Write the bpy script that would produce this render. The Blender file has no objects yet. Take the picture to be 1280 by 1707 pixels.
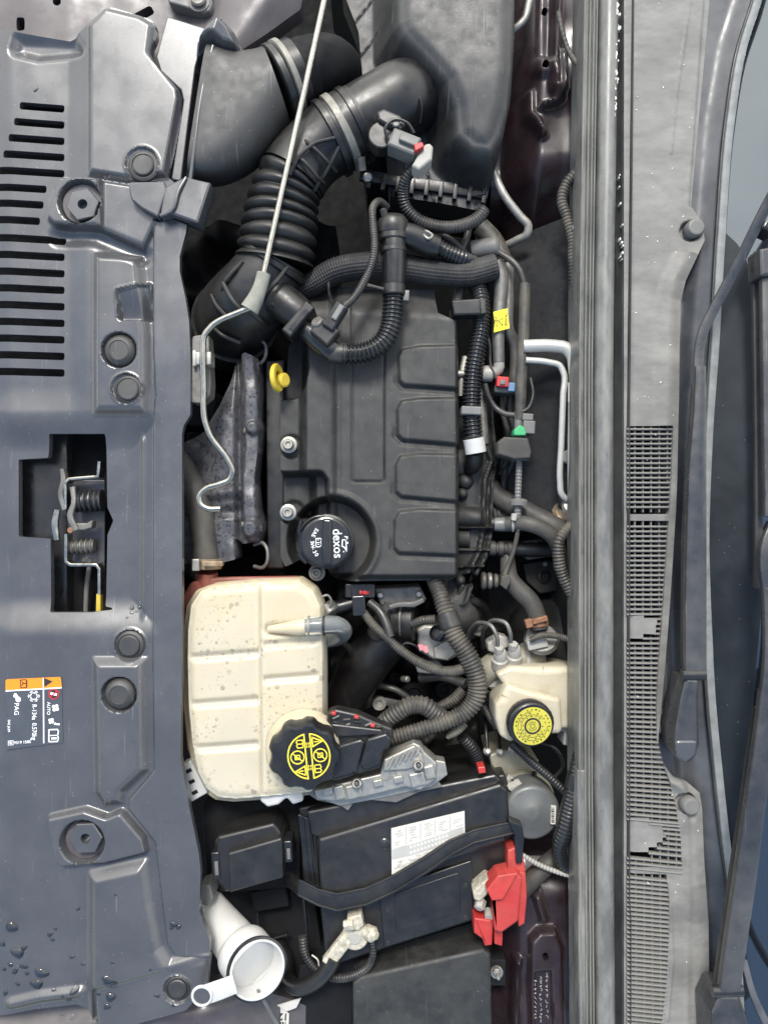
import bpy, math, random
import numpy as np
from mathutils import Vector, Matrix
random.seed(7); np.random.seed(7)
R = math.radians
scene = bpy.context.scene
COL = scene.collection

# ------------------------------------------------------------------ camera
S = 0.00085            # metres per photograph pixel on the engine-cover plane (z = 0)
H = 1.15               # camera height above that plane
cam = bpy.data.cameras.new('camera'); camo = bpy.data.objects.new('camera', cam); COL.objects.link(camo)
camo.location = (0, 0, H); camo.rotation_euler = (0, 0, 0)
cam.sensor_fit = 'VERTICAL'; cam.sensor_height = 36; cam.lens = 36 * H / (1707 * S)
cam.clip_start = 0.01; cam.clip_end = 500
scene.camera = camo
# ------------------------------------------------------------------ sky, sun, exposure
SUN_EL, SUN_AZ = 52, -6      # degrees; azimuth from +Y towards +X
w = bpy.data.worlds.new('World'); scene.world = w; w.use_nodes = True
nt = w.node_tree; nt.nodes.clear()
o = nt.nodes.new('ShaderNodeOutputWorld'); bg = nt.nodes.new('ShaderNodeBackground')
sky = nt.nodes.new('ShaderNodeTexSky'); sky.sky_type = 'NISHITA'; sky.sun_disc = False
sky.sun_elevation = R(SUN_EL); sky.sun_rotation = R(SUN_AZ); sky.dust_density = 1.5; sky.air_density = 1.5
tc = nt.nodes.new('ShaderNodeTexCoord'); nz = nt.nodes.new('ShaderNodeTexNoise')
mp = nt.nodes.new('ShaderNodeMapping'); mp.inputs['Location'].default_value = (0.35, 0.2, 0.0)
nz.inputs['Scale'].default_value = 1.7; nz.inputs['Detail'].default_value = 6; nz.inputs['Roughness'].default_value = .55
nt.links.new(tc.outputs['Generated'], mp.inputs[0]); nt.links.new(mp.outputs[0], nz.inputs['Vector'])
cr = nt.nodes.new('ShaderNodeValToRGB'); cr.color_ramp.elements[0].position = .43; cr.color_ramp.elements[1].position = .61
sep = nt.nodes.new('ShaderNodeSeparateXYZ'); nt.links.new(tc.outputs['Generated'], sep.inputs[0])
bank = nt.nodes.new('ShaderNodeMath'); bank.operation = 'MULTIPLY_ADD'; bank.inputs[1].default_value = .27      # clouds thicken towards the sun's side
nt.links.new(sep.outputs['Y'], bank.inputs[0]); nt.links.new(nz.outputs[0], bank.inputs[2]); nt.links.new(bank.outputs[0], cr.inputs[0])
mx = nt.nodes.new('ShaderNodeMix'); mx.data_type = 'RGBA'
nt.links.new(cr.outputs[0], mx.inputs['Factor']); nt.links.new(sky.outputs[0], mx.inputs['A'])
mx.inputs['B'].default_value = (10.6, 10.5, 10.2, 1)
nt.links.new(mx.outputs['Result'], bg.inputs[0]); bg.inputs[1].default_value = 0.13
nt.links.new(bg.outputs[0], o.inputs[0])
sl = bpy.data.lights.new('sun', 'SUN'); so = bpy.data.objects.new('sun', sl); COL.objects.link(so)
sl.energy = 2.3; sl.angle = R(15); sl.color = (1, .96, .9)
sd = Vector((math.sin(R(SUN_AZ)) * math.cos(R(SUN_EL)), math.cos(R(SUN_AZ)) * math.cos(R(SUN_EL)), math.sin(R(SUN_EL))))
so.rotation_euler = sd.to_track_quat('Z', 'Y').to_euler(); so.location = sd * 3
vs = scene.view_settings; vs.view_transform = 'Standard'; vs.look = 'None'; vs.gamma = 1; vs.exposure = 0.80; vs.use_curve_mapping = False

# ------------------------------------------------------------------ materials
def ramp(nt, a, b, c0=(0, 0, 0, 1), c1=(1, 1, 1, 1)):
    r = nt.nodes.new('ShaderNodeValToRGB'); e = r.color_ramp.elements
    e[0].position, e[1].position = a, b; e[0].color, e[1].color = c0, c1
    return r
def mat(name, col, rough=.5, metal=0., var=.18, vscale=25, bump=.12, bscale=700, dust=0., dcol=(.30, .28, .24), dscale=9,
        speck=0., sss=0., coat=0., spec=.5, rvar=.12, spots=None, trans=0., stretch=None, grime=None, ior=None, scratch=0., cluster=0.):
    m = bpy.data.materials.new(name); m.use_nodes = True
    nt = m.node_tree; L = nt.links.new; N = nt.nodes.new
    p = nt.nodes['Principled BSDF']
    tc = N('ShaderNodeTexCoord'); src = tc.outputs['Object']
    if stretch:
        mpn = N('ShaderNodeMapping'); mpn.inputs['Scale'].default_value = stretch; L(src, mpn.inputs[0]); ssrc = mpn.outputs[0]
    else: ssrc = src
    n1 = N('ShaderNodeTexNoise'); n1.inputs['Scale'].default_value = vscale; n1.inputs['Detail'].default_value = 5; L(ssrc, n1.inputs['Vector'])
    r1 = ramp(nt, .3, .7, (*[c * (1 - var) for c in col], 1), (*[min(1, c * (1 + var)) for c in col], 1)); L(n1.outputs[0], r1.inputs[0])
    out = r1.outputs[0]
    rr = N('ShaderNodeMapRange'); rr.inputs['To Min'].default_value = max(.02, rough - rvar); rr.inputs['To Max'].default_value = min(1, rough + rvar)
    rr.inputs['From Min'].default_value = .3; rr.inputs['From Max'].default_value = .7
    n3 = N('ShaderNodeTexNoise'); n3.inputs['Scale'].default_value = vscale * 2.3; n3.inputs['Detail'].default_value = 6; L(ssrc, n3.inputs['Vector'])
    L(n3.outputs[0], rr.inputs['Value']); rout = rr.outputs[0]
    def mix(fac, b, a):
        x = N('ShaderNodeMix'); x.data_type = 'RGBA'; L(fac, x.inputs['Factor']); L(a, x.inputs['A'])
        if isinstance(b, tuple): x.inputs['B'].default_value = (*b, 1)
        else: L(b, x.inputs['B'])
        return x.outputs['Result']
    def mul(a, k):
        x = N('ShaderNodeMath'); x.operation = 'MULTIPLY'; L(a, x.inputs[0])
        if isinstance(k, (int, float)): x.inputs[1].default_value = k
        else: L(k, x.inputs[1])
        return x.outputs[0]
    if dust:
        n2 = N('ShaderNodeTexNoise'); n2.inputs['Scale'].default_value = dscale; n2.inputs['Detail'].default_value = 9; n2.inputs['Roughness'].default_value = .68; L(ssrc, n2.inputs['Vector'])
        r2 = ramp(nt, .42, .72); L(n2.outputs[0], r2.inputs[0]); f = mul(r2.outputs[0], dust); out = mix(f, dcol, out)
        x = N('ShaderNodeMath'); x.operation = 'MULTIPLY_ADD'; L(f, x.inputs[0]); x.inputs[1].default_value = .4; L(rout, x.inputs[2]); rout = x.outputs[0]
    if speck:
        v = N('ShaderNodeTexVoronoi'); v.inputs['Scale'].default_value = 170; L(src, v.inputs['Vector'])
        r4 = ramp(nt, .05, .10, (1, 1, 1, 1), (0, 0, 0, 1)); L(v.outputs['Distance'], r4.inputs[0])
        sc = N('ShaderNodeSeparateColor'); L(v.outputs['Color'], sc.inputs[0]); r5 = ramp(nt, .80, .84); L(sc.outputs[0], r5.inputs[0])
        out = mix(mul(mul(r4.outputs[0], r5.outputs[0]), speck), (.5, .5, .48), out)
    if scratch:   # fine hairline scuffs in two directions
        for rz, s1 in ((.5, 1.), (-.9, 1.4)):
            mq = N('ShaderNodeMapping'); mq.inputs['Rotation'].default_value = (0, 0, rz); mq.inputs['Scale'].default_value = (260 * s1, 9 * s1, 1); L(src, mq.inputs[0])
            nq = N('ShaderNodeTexNoise'); nq.inputs['Scale'].default_value = 1.; nq.inputs['Detail'].default_value = 2; L(mq.outputs[0], nq.inputs['Vector'])
            rq = ramp(nt, .70, .74); L(nq.outputs[0], rq.inputs[0]); out = mix(mul(rq.outputs[0], scratch), (.34, .34, .33), out)
    clus = None
    if cluster:
        nc = N('ShaderNodeTexNoise'); nc.inputs['Scale'].default_value = 22; nc.inputs['Detail'].default_value = 2; L(src, nc.inputs['Vector'])
        rc = ramp(nt, .42, .56); L(nc.outputs[0], rc.inputs[0]); clus = rc.outputs[0]
    if spots:     # (scale, colour, threshold, strength)
        for (scl, scol, th, st) in spots:
            v = N('ShaderNodeTexVoronoi'); v.inputs['Scale'].default_value = scl; L(src, v.inputs['Vector'])
            sc = N('ShaderNodeSeparateColor'); L(v.outputs['Color'], sc.inputs[0])
            mr = N('ShaderNodeMath'); mr.operation = 'DIVIDE'; L(v.outputs['Distance'], mr.inputs[0]); 
            ad = N('ShaderNodeMath'); ad.operation = 'MULTIPLY_ADD'; L(sc.outputs[1], ad.inputs[0]); ad.inputs[1].default_value = th; ad.inputs[2].default_value = .02
            L(ad.outputs[0], mr.inputs[1])
            r4 = ramp(nt, .45, 1.0, (.6, .6, .6, 1), (0, 0, 0, 1)); e = r4.color_ramp.elements.new(.7); e.color = (1, 1, 1, 1); L(mr.outputs[0], r4.inputs[0])
            r5 = ramp(nt, .45, .5); L(sc.outputs[0], r5.inputs[0])
            f_ = mul(mul(r4.outputs[0], r5.outputs[0]), st); out = mix(mul(f_, clus) if clus is not None else f_, scol, out)
    if grime:     # (scale, colour, lo, hi, strength): blotches
        n5 = N('ShaderNodeTexNoise'); n5.inputs['Scale'].default_value = grime[0]; n5.inputs['Detail'].default_value = 8; n5.inputs['Roughness'].default_value = .7; L(src, n5.inputs['Vector'])
        r6 = ramp(nt, grime[2], grime[3]); L(n5.outputs[0], r6.inputs[0]); out = mix(mul(r6.outputs[0], grime[4]), grime[1], out)
    L(out, p.inputs['Base Color']); L(rout, p.inputs['Roughness'])
    p.inputs['Metallic'].default_value = metal
    p.inputs['Specular IOR Level'].default_value = spec
    if ior: p.inputs['IOR'].default_value = ior
    if sss:
        p.inputs['Subsurface Weight'].default_value = sss; p.inputs['Subsurface Radius'].default_value = (1, .7, .4); p.inputs['Subsurface Scale'].default_value = .02
    if coat: p.inputs['Coat Weight'].default_value = coat; p.inputs['Coat Roughness'].default_value = .12
    if trans: p.inputs['Transmission Weight'].default_value = trans
    if bump:
        nb = N('ShaderNodeTexNoise'); nb.inputs['Scale'].default_value = bscale; nb.inputs['Detail'].default_value = 3; L(src, nb.inputs['Vector'])
        b = N('ShaderNodeBump'); b.inputs['Strength'].default_value = bump; b.inputs['Distance'].default_value = .0006
        L(nb.outputs[0], b.inputs['Height']); L(b.outputs[0], p.inputs['Normal'])
    return m
MT = {}
MT['panel'] = mat('panel_plastic', (.054, .055, .060), .26, var=.10, vscale=14, bump=.10, bscale=1500, dust=.09, dscale=11, speck=.8, rvar=.06, spec=1.0, dcol=(.24, .24, .23), scratch=.16)
MT['pad_plastic'] = mat('cover_plastic', (.016, .0165, .016), .55, var=.15, bump=.5, bscale=1300, dust=.34, dscale=16, dcol=(.085, .082, .073), speck=.6, spec=.6, scratch=.12)
MT['black'] = mat('black_plastic', (.010, .010, .0105), .36, var=.2, bump=.15, bscale=1200, dust=.12, dcol=(.14, .13, .11), spec=.6)
MT['black_gloss'] = mat('gloss_black_plastic', (.010, .011, .013), .2, var=.15, bump=.05, dust=.16, dcol=(.15, .14, .12), spec=.6)
MT['dull'] = mat('dull_black', (.007, .0075, .009), .75, var=.25, bump=.3, bscale=300, dust=.1, dcol=(.03, .03, .027), spec=.25)
MT['rubber'] = mat('rubber', (.0095, .0095, .0095), .42, var=.2, vscale=40, bump=.2, bscale=900, dust=.22, dcol=(.07, .065, .055), dscale=14, spec=.6)
MT['conduit'] = mat('conduit_plastic', (.018, .018, .019), .36, var=.2, bump=.1, dust=.4, dcol=(.17, .155, .13), dscale=20)
MT['dusty'] = mat('dusty_conduit', (.04, .038, .034), .48, var=.25, bump=.2, dust=.65, dcol=(.17, .15, .115), dscale=30)
MT['hose_dusty'] = mat('dusty_hose', (.042, .04, .037), .6, var=.2, bump=.2, dust=.45, dcol=(.14, .125, .10), dscale=22)
MT['braid'] = mat('braided_hose', (.014, .014, .016), .6, var=.2, bump=.3, dust=.2)
MT['steel'] = mat('zinc_steel', (.36, .35, .31), .3, 1., var=.15, vscale=60, bump=.15, bscale=500, dust=.2, dcol=(.3, .28, .2), dscale=30)
MT['sleeve'] = mat('foam_sleeve', (.22, .22, .19), .8, var=.2, vscale=90, bump=.4, bscale=400, dust=.3)
MT['alu'] = mat('cast_aluminium', (.40, .39, .36), .5, .75, var=.2, vscale=60, bump=.4, bscale=350, dust=.5, dcol=(.33, .30, .23), dscale=25)
MT['alu_clean'] = mat('aluminium_pipe', (.48, .47, .44), .42, .3, var=.06, bump=.08)
MT['silver'] = mat('silver_casting', (.36, .355, .33), .42, .7, var=.12, vscale=70, bump=.3, bscale=300, dust=.5, dcol=(.36, .33, .25), dscale=22)
MT['grey_metal'] = mat('grey_metal', (.17, .165, .155), .5, .6, var=.3, vscale=50, bump=.4, bscale=260, dust=.4, dcol=(.17, .155, .13))
MT['shield'] = mat('heat_shield', (.11, .11, .118), .45, .3, var=.25, vscale=35, bump=.35, bscale=300, spots=[(190, (.02, .02, .025), .7, .9), (420, (.03, .03, .035), .8, .7)], grime=(16, (.05, .05, .06), .45, .65, .6))
MT['tan'] = mat('tan_clamp', (.27, .21, .14), .5, .3, var=.3, vscale=120, bump=.3, grime=(140, (.22, .10, .04), .5, .65, .7))
MT['rust'] = mat('rusty_clamp', (.24, .12, .065), .65, .2, var=.35, vscale=150, bump=.4, grime=(160, (.16, .06, .03), .5, .7, .6))
MT['tank'] = mat('tank_plastic', (.52, .475, .37), .42, var=.06, vscale=12, bump=.05, sss=.8, dust=.18, dcol=(.52, .40, .20), dscale=6,
                 spots=[(95, (.20, .17, .14), .40, .8), (170, (.22, .20, .16), .46, .75), (330, (.28, .25, .2), .5, .55)], cluster=1., grime=(5, (.52, .39, .19), .50, .74, .45))
MT['tank_plain'] = mat('tank_plain', (.48, .42, .30), .42, var=.06, bump=.05, sss=.4, dust=.15, dcol=(.60, .48, .28))
MT['tank_red'] = mat('coolant_red', (.20, .045, .028), .45, var=.15, sss=.3, bump=.05, dust=.2)
MT['white'] = mat('white_plastic', (.50, .50, .485), .42, var=.04, bump=.05, sss=.2, dust=.12, dcol=(.5, .46, .36), grime=(26, (.34, .31, .25), .55, .75, .5))
MT['cream'] = mat('cream_plastic', (.47, .43, .33), .40, var=.05, bump=.06, sss=.35, dust=.35, dcol=(.40, .34, .22), dscale=14, grime=(30, (.30, .24, .14), .52, .72, .6))
MT['beige'] = mat('beige_metal', (.30, .28, .22), .5, .3, var=.2, vscale=60, bump=.3, bscale=300, dust=.4, dcol=(.25, .22, .15), dscale=25)
MT['corroded'] = mat('corroded_terminal', (.46, .43, .35), .7, .25, var=.3, vscale=160, bump=.6, bscale=350, grime=(120, (.25, .21, .13), .5, .65, .6))
MT['grey'] = mat('grey_plastic', (.135, .135, .13), .45, var=.15, bump=.1, dust=.2)
MT['lightgrey'] = mat('light_grey_plastic', (.33, .32, .29), .45, var=.1, bump=.1, dust=.2)
MT['motor'] = mat('motor_case', (.105, .11, .108), .42, .2, var=.12, bump=.15, dust=.3)
MT['red'] = mat('red_plastic', (.40, .030, .026), .42, var=.12, bump=.1, dust=.18, dcol=(.5, .25, .2), grime=(40, (.20, .02, .02), .5, .7, .5))
MT['redlock'] = mat('red_lock', (.45, .03, .03), .4, var=.1, bump=0)
MT['pink'] = mat('pink_tape', (.62, .25, .28), .6, var=.2)
MT['yellow'] = mat('yellow_plastic', (.62, .46, .045), .5, var=.15, bump=.2, dust=.3, dcol=(.35, .27, .08))
MT['yprint'] = mat('yellow_print', (.85, .68, .05), .55, var=.08, bump=0)
MT['ylabel'] = mat('yellow_label', (.88, .76, .02), .5, var=.05, bump=0)
MT['ybrake'] = mat('brake_cap_print', (.47, .42, .045), .5, var=.1, bump=.1, dust=.25, dcol=(.45, .40, .12), dscale=60)
MT['wprint'] = mat('white_print', (.80, .80, .80), .5, var=.03, bump=0)
MT['orange'] = mat('orange_print', (.78, .235, .012), .5, var=.04, bump=0)
MT['kprint'] = mat('black_print', (.02, .02, .02), .5, var=.1, bump=0)
MT['gprint'] = mat('grey_print', (.36, .36, .34), .6, var=.1, bump=0)
MT['sticker'] = mat('sticker_film', (.055, .06, .07), .32, var=.05, bump=0, spec=.9)
MT['paper'] = mat('label_paper', (.54, .52, .47), .55, var=.06, vscale=60, bump=.05, dust=.12, dcol=(.5, .45, .33), dscale=30)
MT['green'] = mat('green_plastic', (.05, .36, .14), .45, var=.1, bump=0)
MT['blue'] = mat('blue_plastic', (.12, .22, .36), .45, var=.1, bump=0)
MT['maroon'] = mat('maroon_paint', (.020, .011, .014), .30, var=.2, vscale=18, bump=.03, dust=.3, dcol=(.07, .06, .06), dscale=10, coat=.2)
MT['maroon_dusty'] = mat('dusty_maroon_paint', (.065, .056, .060), .38, var=.15, vscale=18, bump=.05, dust=.4, dcol=(.20, .19, .185), dscale=8, speck=.5, coat=.2)
MT['insul'] = mat('firewall_mat', (.017, .018, .020), .8, var=.25, vscale=60, bump=.4, bscale=500, dust=.25, dcol=(.045, .042, .038), dscale=14, spec=.3)
MT['seal'] = mat('seal_rubber', (.115, .115, .108), .33, var=.15, vscale=30, bump=.15, bscale=900, dust=.5, dcol=(.28, .28, .25), dscale=30, stretch=(1.5, .5, 1), spec=.7)
MT['seal_dark'] = mat('seal_rubber_dark', (.022, .023, .025), .5, var=.2, bump=.15, dust=.1)
MT['flake'] = mat('peeling_film', (.70, .71, .66), .6, var=.12)
MT['cowl'] = mat('cowl_plastic', (.145, .142, .133), .58, var=.12, vscale=30, bump=.18, bscale=1300, dust=.7, dcol=(.30, .29, .265), dscale=13, stretch=(.8, 1.8, 1), speck=.4, grime=(7, (.05, .05, .05), .55, .74, .6))
MT['trough'] = mat('cowl_trough', (.050, .054, .062), .36, var=.12, bump=.1, dust=.3, dcol=(.25, .25, .25), dscale=10, spec=.6)
MT['glassseal'] = mat('glass_seal', (.17, .18, .18), .55, var=.2, vscale=70, bump=.4, bscale=500, dust=.3, dcol=(.3, .3, .29), dscale=40)
MT['frit_reflection'] = mat('frit_reflection_glass', (.012, .016, .020), .5, var=.2, bump=.0, dust=.25, dcol=(.04, .05, .06), dscale=12, speck=.6, spec=.25)  # frit band with dark reflections put into its colour and low specular
MT['glass'] = mat('windscreen_glass', (.010, .012, .016), .07, var=.1, bump=0, rvar=.02, spec=.5, ior=2.35)
MT['glass'].node_tree.nodes['Principled BSDF'].inputs['Specular Tint'].default_value = (.84, .94, 1, 1)      # tint puts blue into the sky reflection
MT['wiper'] = mat('wiper_paint', (.024, .025, .028), .3, var=.12, bump=.08, bscale=1500, dust=.15, speck=.4, spec=.9, scratch=.2)
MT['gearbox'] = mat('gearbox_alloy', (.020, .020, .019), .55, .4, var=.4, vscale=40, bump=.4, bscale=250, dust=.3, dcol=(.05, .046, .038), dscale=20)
MT['seal_edge'] = mat('seal_worn_edge', (.22, .22, .20), .45, var=.2, vscale=40, bump=.2, bscale=700, dust=.4, dcol=(.36, .35, .32), dscale=40, stretch=(1, .4, 1))
MT['boxlid'] = mat('air_box_plastic', (.020, .020, .020), .5, var=.12, bump=.55, bscale=1500, dust=.14, dcol=(.13, .125, .115), speck=.8, spec=.8, scratch=.2)
MT['booster'] = mat('booster_paint', (.020, .020, .020), .33, var=.2, dust=.35, dcol=(.09, .085, .07), spec=.8)
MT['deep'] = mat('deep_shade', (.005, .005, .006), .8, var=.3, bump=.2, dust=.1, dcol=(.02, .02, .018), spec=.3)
MT['floor'] = mat('under_bay', (.006, .006, .006), .9, var=.3, bump=.2, spec=.2)
MT['spring'] = mat('spring_steel', (.09, .09, .095), .4, .8, var=.2, bump=.2)
MT['band'] = mat('beige_band', (.22, .21, .18), .5, .2, var=.2, vscale=80, bump=.2, dust=.3)
def water_mat():
    m = bpy.data.materials.new('water'); m.use_nodes = True; nt = m.node_tree; nt.nodes.clear()
    o = nt.nodes.new('ShaderNodeOutputMaterial'); mx = nt.nodes.new('ShaderNodeMixShader'); fr = nt.nodes.new('ShaderNodeFresnel'); fr.inputs[0].default_value = 1.6
    t = nt.nodes.new('ShaderNodeBsdfTransparent'); t.inputs[0].default_value = (.86, .88, .9, 1); g = nt.nodes.new('ShaderNodeBsdfGlossy'); g.inputs['Roughness'].default_value = .03
    nt.links.new(fr.outputs[0], mx.inputs[0]); nt.links.new(t.outputs[0], mx.inputs[1]); nt.links.new(g.outputs[0], mx.inputs[2]); nt.links.new(mx.outputs[0], o.inputs[0])
    return m
MT['water'] = water_mat()
def clear_mat():
    m = bpy.data.materials.new('clear_hose'); m.use_nodes = True; p = m.node_tree.nodes['Principled BSDF']
    p.inputs['Base Color'].default_value = (.30, .32, .32, 1); p.inputs['Roughness'].default_value = .15; p.inputs['IOR'].default_value = 1.4
    p.inputs['Transmission Weight'].default_value = .6
    return m
MT['clear'] = clear_mat()

# ------------------------------------------------------------------ object helpers
WL = {}
def P(px, py, z=0.0):
    k = S * (H - z) / H
    return Vector(((px - 640) * k, (853.5 - py) * k, z))
def tag(o, label, cat, group=None, kind=None):
    o['label'] = label; o['category'] = cat
    if group: o['group'] = group
    if kind: o['kind'] = kind
    return o
def thing(name, label, cat, px, py, z, group=None):
    o = bpy.data.objects.new(name, None); COL.objects.link(o); o.empty_display_size = .02
    o.location = P(px, py, z); WL[o] = Vector(o.location)
    return tag(o, label, cat, group)
class MB:
    def __init__(s): s.v = []; s.f = []
    def add(s, v, f):
        n = len(s.v); s.v.extend([tuple(q) for q in v]); s.f.extend([tuple(i + n for i in q) for q in f]); return s
def obj(name, mb, m, parent=None, angle=40, kind=None):
    if isinstance(mb, MB): V = np.array(mb.v, dtype=float); F = mb.f
    else: V, F = mb
    if parent is not None: base = WL[parent]
    else: base = Vector(((V[:, 0].min() + V[:, 0].max()) / 2, (V[:, 1].min() + V[:, 1].max()) / 2, V[:, 2].min()))
    V = V - np.array(base)
    me = bpy.data.meshes.new(name)
    if isinstance(F, np.ndarray):
        n = len(F); k = F.shape[1]
        me.vertices.add(len(V)); me.vertices.foreach_set('co', V.astype(np.float32).ravel())
        me.loops.add(n * k); me.loops.foreach_set('vertex_index', F.astype(np.int32).ravel())
        me.polygons.add(n); me.polygons.foreach_set('loop_start', np.arange(0, n * k, k, dtype=np.int32))
        me.update(calc_edges=True)
    else:
        me.from_pydata([tuple(q) for q in V], [], F)
    me.validate()
    me.shade_smooth()
    if angle is not None: me.set_sharp_from_angle(angle=R(angle))
    if not isinstance(F, np.ndarray):
        for pg_ in me.polygons:
            if pg_.loop_total > 4: pg_.use_smooth = False
    me.materials.append(MT[m] if isinstance(m, str) else m)
    o = bpy.data.objects.new(name, me); COL.objects.link(o)
    if parent is not None: o.parent = parent; WL[o] = base
    else: o.location = base; WL[o] = Vector(base)
    if kind: o['kind'] = kind
    return o
def struct(name, mb, m, angle=40, kind='structure'):
    o = obj(name, mb, m, None, angle); o['kind'] = kind; return o

# ------------------------------------------------------------------ shape helpers
def rp(pts, r, seg=4):
    """round the corners of a pixel polygon; r one number or one per point"""
    n = len(pts); out = []
    for i in range(n):
        a, b, c = (np.array(pts[(i + k) % n], float) for k in (-1, 0, 1))
        ri = r[i] if isinstance(r, (list, tuple)) else r
        u, v = a - b, c - b; lu, lv = np.linalg.norm(u), np.linalg.norm(v)
        if ri <= 0 or lu < 1e-6 or lv < 1e-6: out.append(tuple(b)); continue
        u /= lu; v /= lv; cs = np.clip(u @ v, -1, 1); th = math.acos(cs)
        t = ri / max(math.tan(th / 2), .05); t = min(t, lu * .48, lv * .48)
        p0, p1 = b + u * t, b + v * t
        for k in range(seg + 1):
            s = k / seg; out.append(tuple((1 - s) ** 2 * p0 + 2 * s * (1 - s) * b + s * s * p1))
    return out
def rect(cx, cy, l, wd, ang=0):
    c, s = math.cos(R(ang)), math.sin(R(ang))
    return [(cx + x * c - y * s, cy + x * s + y * c) for x, y in ((-l / 2, -wd / 2), (l / 2, -wd / 2), (l / 2, wd / 2), (-l / 2, wd / 2))]
def circ(cx, cy, r, n=24, ry=None, a0=0):
    ry = ry or r
    return [(cx + r * math.cos(a0 + 2 * math.pi * k / n), cy + ry * math.sin(a0 + 2 * math.pi * k / n)) for k in range(n)]
def area2(p): 
    x, y = p[:, 0], p[:, 1]; return float(np.sum(x * np.roll(y, -1) - np.roll(x, -1) * y))
def inset(p, d):
    e = np.roll(p, -1, 0) - p; l = np.linalg.norm(e, axis=1, keepdims=True); l[l < 1e-9] = 1e-9; e = e / l
    nrm = np.stack([-e[:, 1], e[:, 0]], 1); prev = np.roll(nrm, 1, 0); b = nrm + prev
    den = np.maximum((b * b).sum(1, keepdims=True) / 2, .35)
    q = p + b / den * d
    n = len(p)
    for _ in range(4):          # collapse edges that turned over
        bad = ((np.roll(p, -1, 0) - p) * (np.roll(q, -1, 0) - q)).sum(1) < -1e-14
        if not bad.any() or bad.all(): break
        st = int(np.argmin(bad)); i = 0
        while i < n:
            k = (st + i) % n
            if bad[k]:
                run = [k]
                while bad[(st + i) % n] and i < n: i += 1; run.append((st + i) % n)
                q[run] = q[run].mean(0)
            i += 1
    return q
def prism(pts, zt, zb, bev=2., r=0, seg=3, zref=None, flare=0., mb=None, tilt=None):
    """pixel outline read at height zt (or zref), walls straight down to zb, rounded top edge. tilt=(dz/dx, dz/dy) slopes the top"""
    mb = mb or MB()
    if r: pts = rp(pts, r)
    zr = zt if zref is None else zref
    p = np.array([P(x, y, zr)[:2] for x, y in pts]); 
    if area2(p) < 0: p = p[::-1]
    n = len(p); b = bev * S; rings = []
    c = p.mean(0)
    def zz(q, z): 
        if tilt is None: return np.full(len(q), z)
        return z + (q[:, 0] - c[0]) * tilt[0] + (q[:, 1] - c[1]) * tilt[1]
    q = inset(p, -flare * S) if flare else p
    rings.append(np.column_stack([q, np.full(n, zb)]))
    rings.append(np.column_stack([p, zz(p, zt - b)]))
    if b > 0:
        for k in range(1, seg + 1):
            a = k / seg * math.pi / 2; q = inset(p, b * (1 - math.cos(a))); rings.append(np.column_stack([q, zz(q, zt - b + b * math.sin(a))]))
    V = np.vstack(rings); F = []
    for i in range(len(rings) - 1):
        for j in range(n): k = (j + 1) % n; F.append((i * n + j, i * n + k, (i + 1) * n + k, (i + 1) * n + j))
    F.append(tuple(range((len(rings) - 1) * n, len(rings) * n))); F.append(tuple(range(n - 1, -1, -1)))
    return mb.add(V, F)
def spline(pts, step=.004, smooth=True):
    p = np.array(pts, float)
    if len(p) == 2 or not smooth:
        out = [p[0]]
        for i in range(len(p) - 1):
            k = max(1, int(np.linalg.norm(p[i + 1, :3] - p[i, :3]) / step))
            for j in range(1, k + 1): out.append(p[i] + (p[i + 1] - p[i]) * j / k)
        return np.array(out)
    q = np.vstack([2 * p[0] - p[1], p, 2 * p[-1] - p[-2]]); out = []
    for i in range(1, len(q) - 2):
        p0, p1, p2, p3 = q[i - 1], q[i], q[i + 1], q[i + 2]
        k = max(2, int(np.linalg.norm(p2[:3] - p1[:3]) / step))
        # finite-difference tangents scaled by chord length: no overshoot at uneven spacing
        d1, d0, d2 = (max(1e-6, np.linalg.norm((b - a)[:3])) for a, b in ((p1, p2), (p0, p1), (p2, p3)))
        m1 = ((p2 - p1) / d1 * d0 + (p1 - p0) / d0 * d1) / (d0 + d1) * d1
        m2 = ((p3 - p2) / d2 * d1 + (p2 - p1) / d1 * d2) / (d1 + d2) * d1
        for j in range(k):
            t = j / k; t2, t3 = t * t, t * t * t
            out.append((2 * t3 - 3 * t2 + 1) * p1 + (t3 - 2 * t2 + t) * m1 + (-2 * t3 + 3 * t2) * p2 + (t3 - t2) * m2)
    out.append(p[-1]); return np.array(out)
def frames(path, up=None):
    T = np.gradient(path, axis=0); T /= np.maximum(np.linalg.norm(T, axis=1, keepdims=True), 1e-9)
    U = []; 
    if up is not None:
        for t in T:
            u = np.array(up) - t * (np.array(up) @ t); U.append(u / np.linalg.norm(u))
    else:
        a = np.array((0, 0, 1.)) if abs(T[0][2]) < .9 else np.array((0, 1., 0)); u = a - T[0] * (a @ T[0]); u /= np.linalg.norm(u)
        for t in T:
            u = u - t * (u @ t); u /= np.linalg.norm(u); U.append(u)
    U = np.array(U); return T, U, np.cross(T, U)
def sweep(path, sections, up=None, caps=True, mb=None):
    mb = mb or MB(); T, U, W = frames(path, up); n = len(sections[0]); V = []
    for i in range(len(path)):
        for (a, b) in sections[i]: V.append(path[i] + W[i] * a + U[i] * b)
    F = []
    for i in range(len(path) - 1):
        for j in range(n): k = (j + 1) % n; F.append((i * n + j, i * n + k, (i + 1) * n + k, (i + 1) * n + j))
    if caps: F.append(tuple(range(n - 1, -1, -1))); F.append(tuple(range((len(path) - 1) * n, len(path) * n)))
    return mb.add(V, F)
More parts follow.
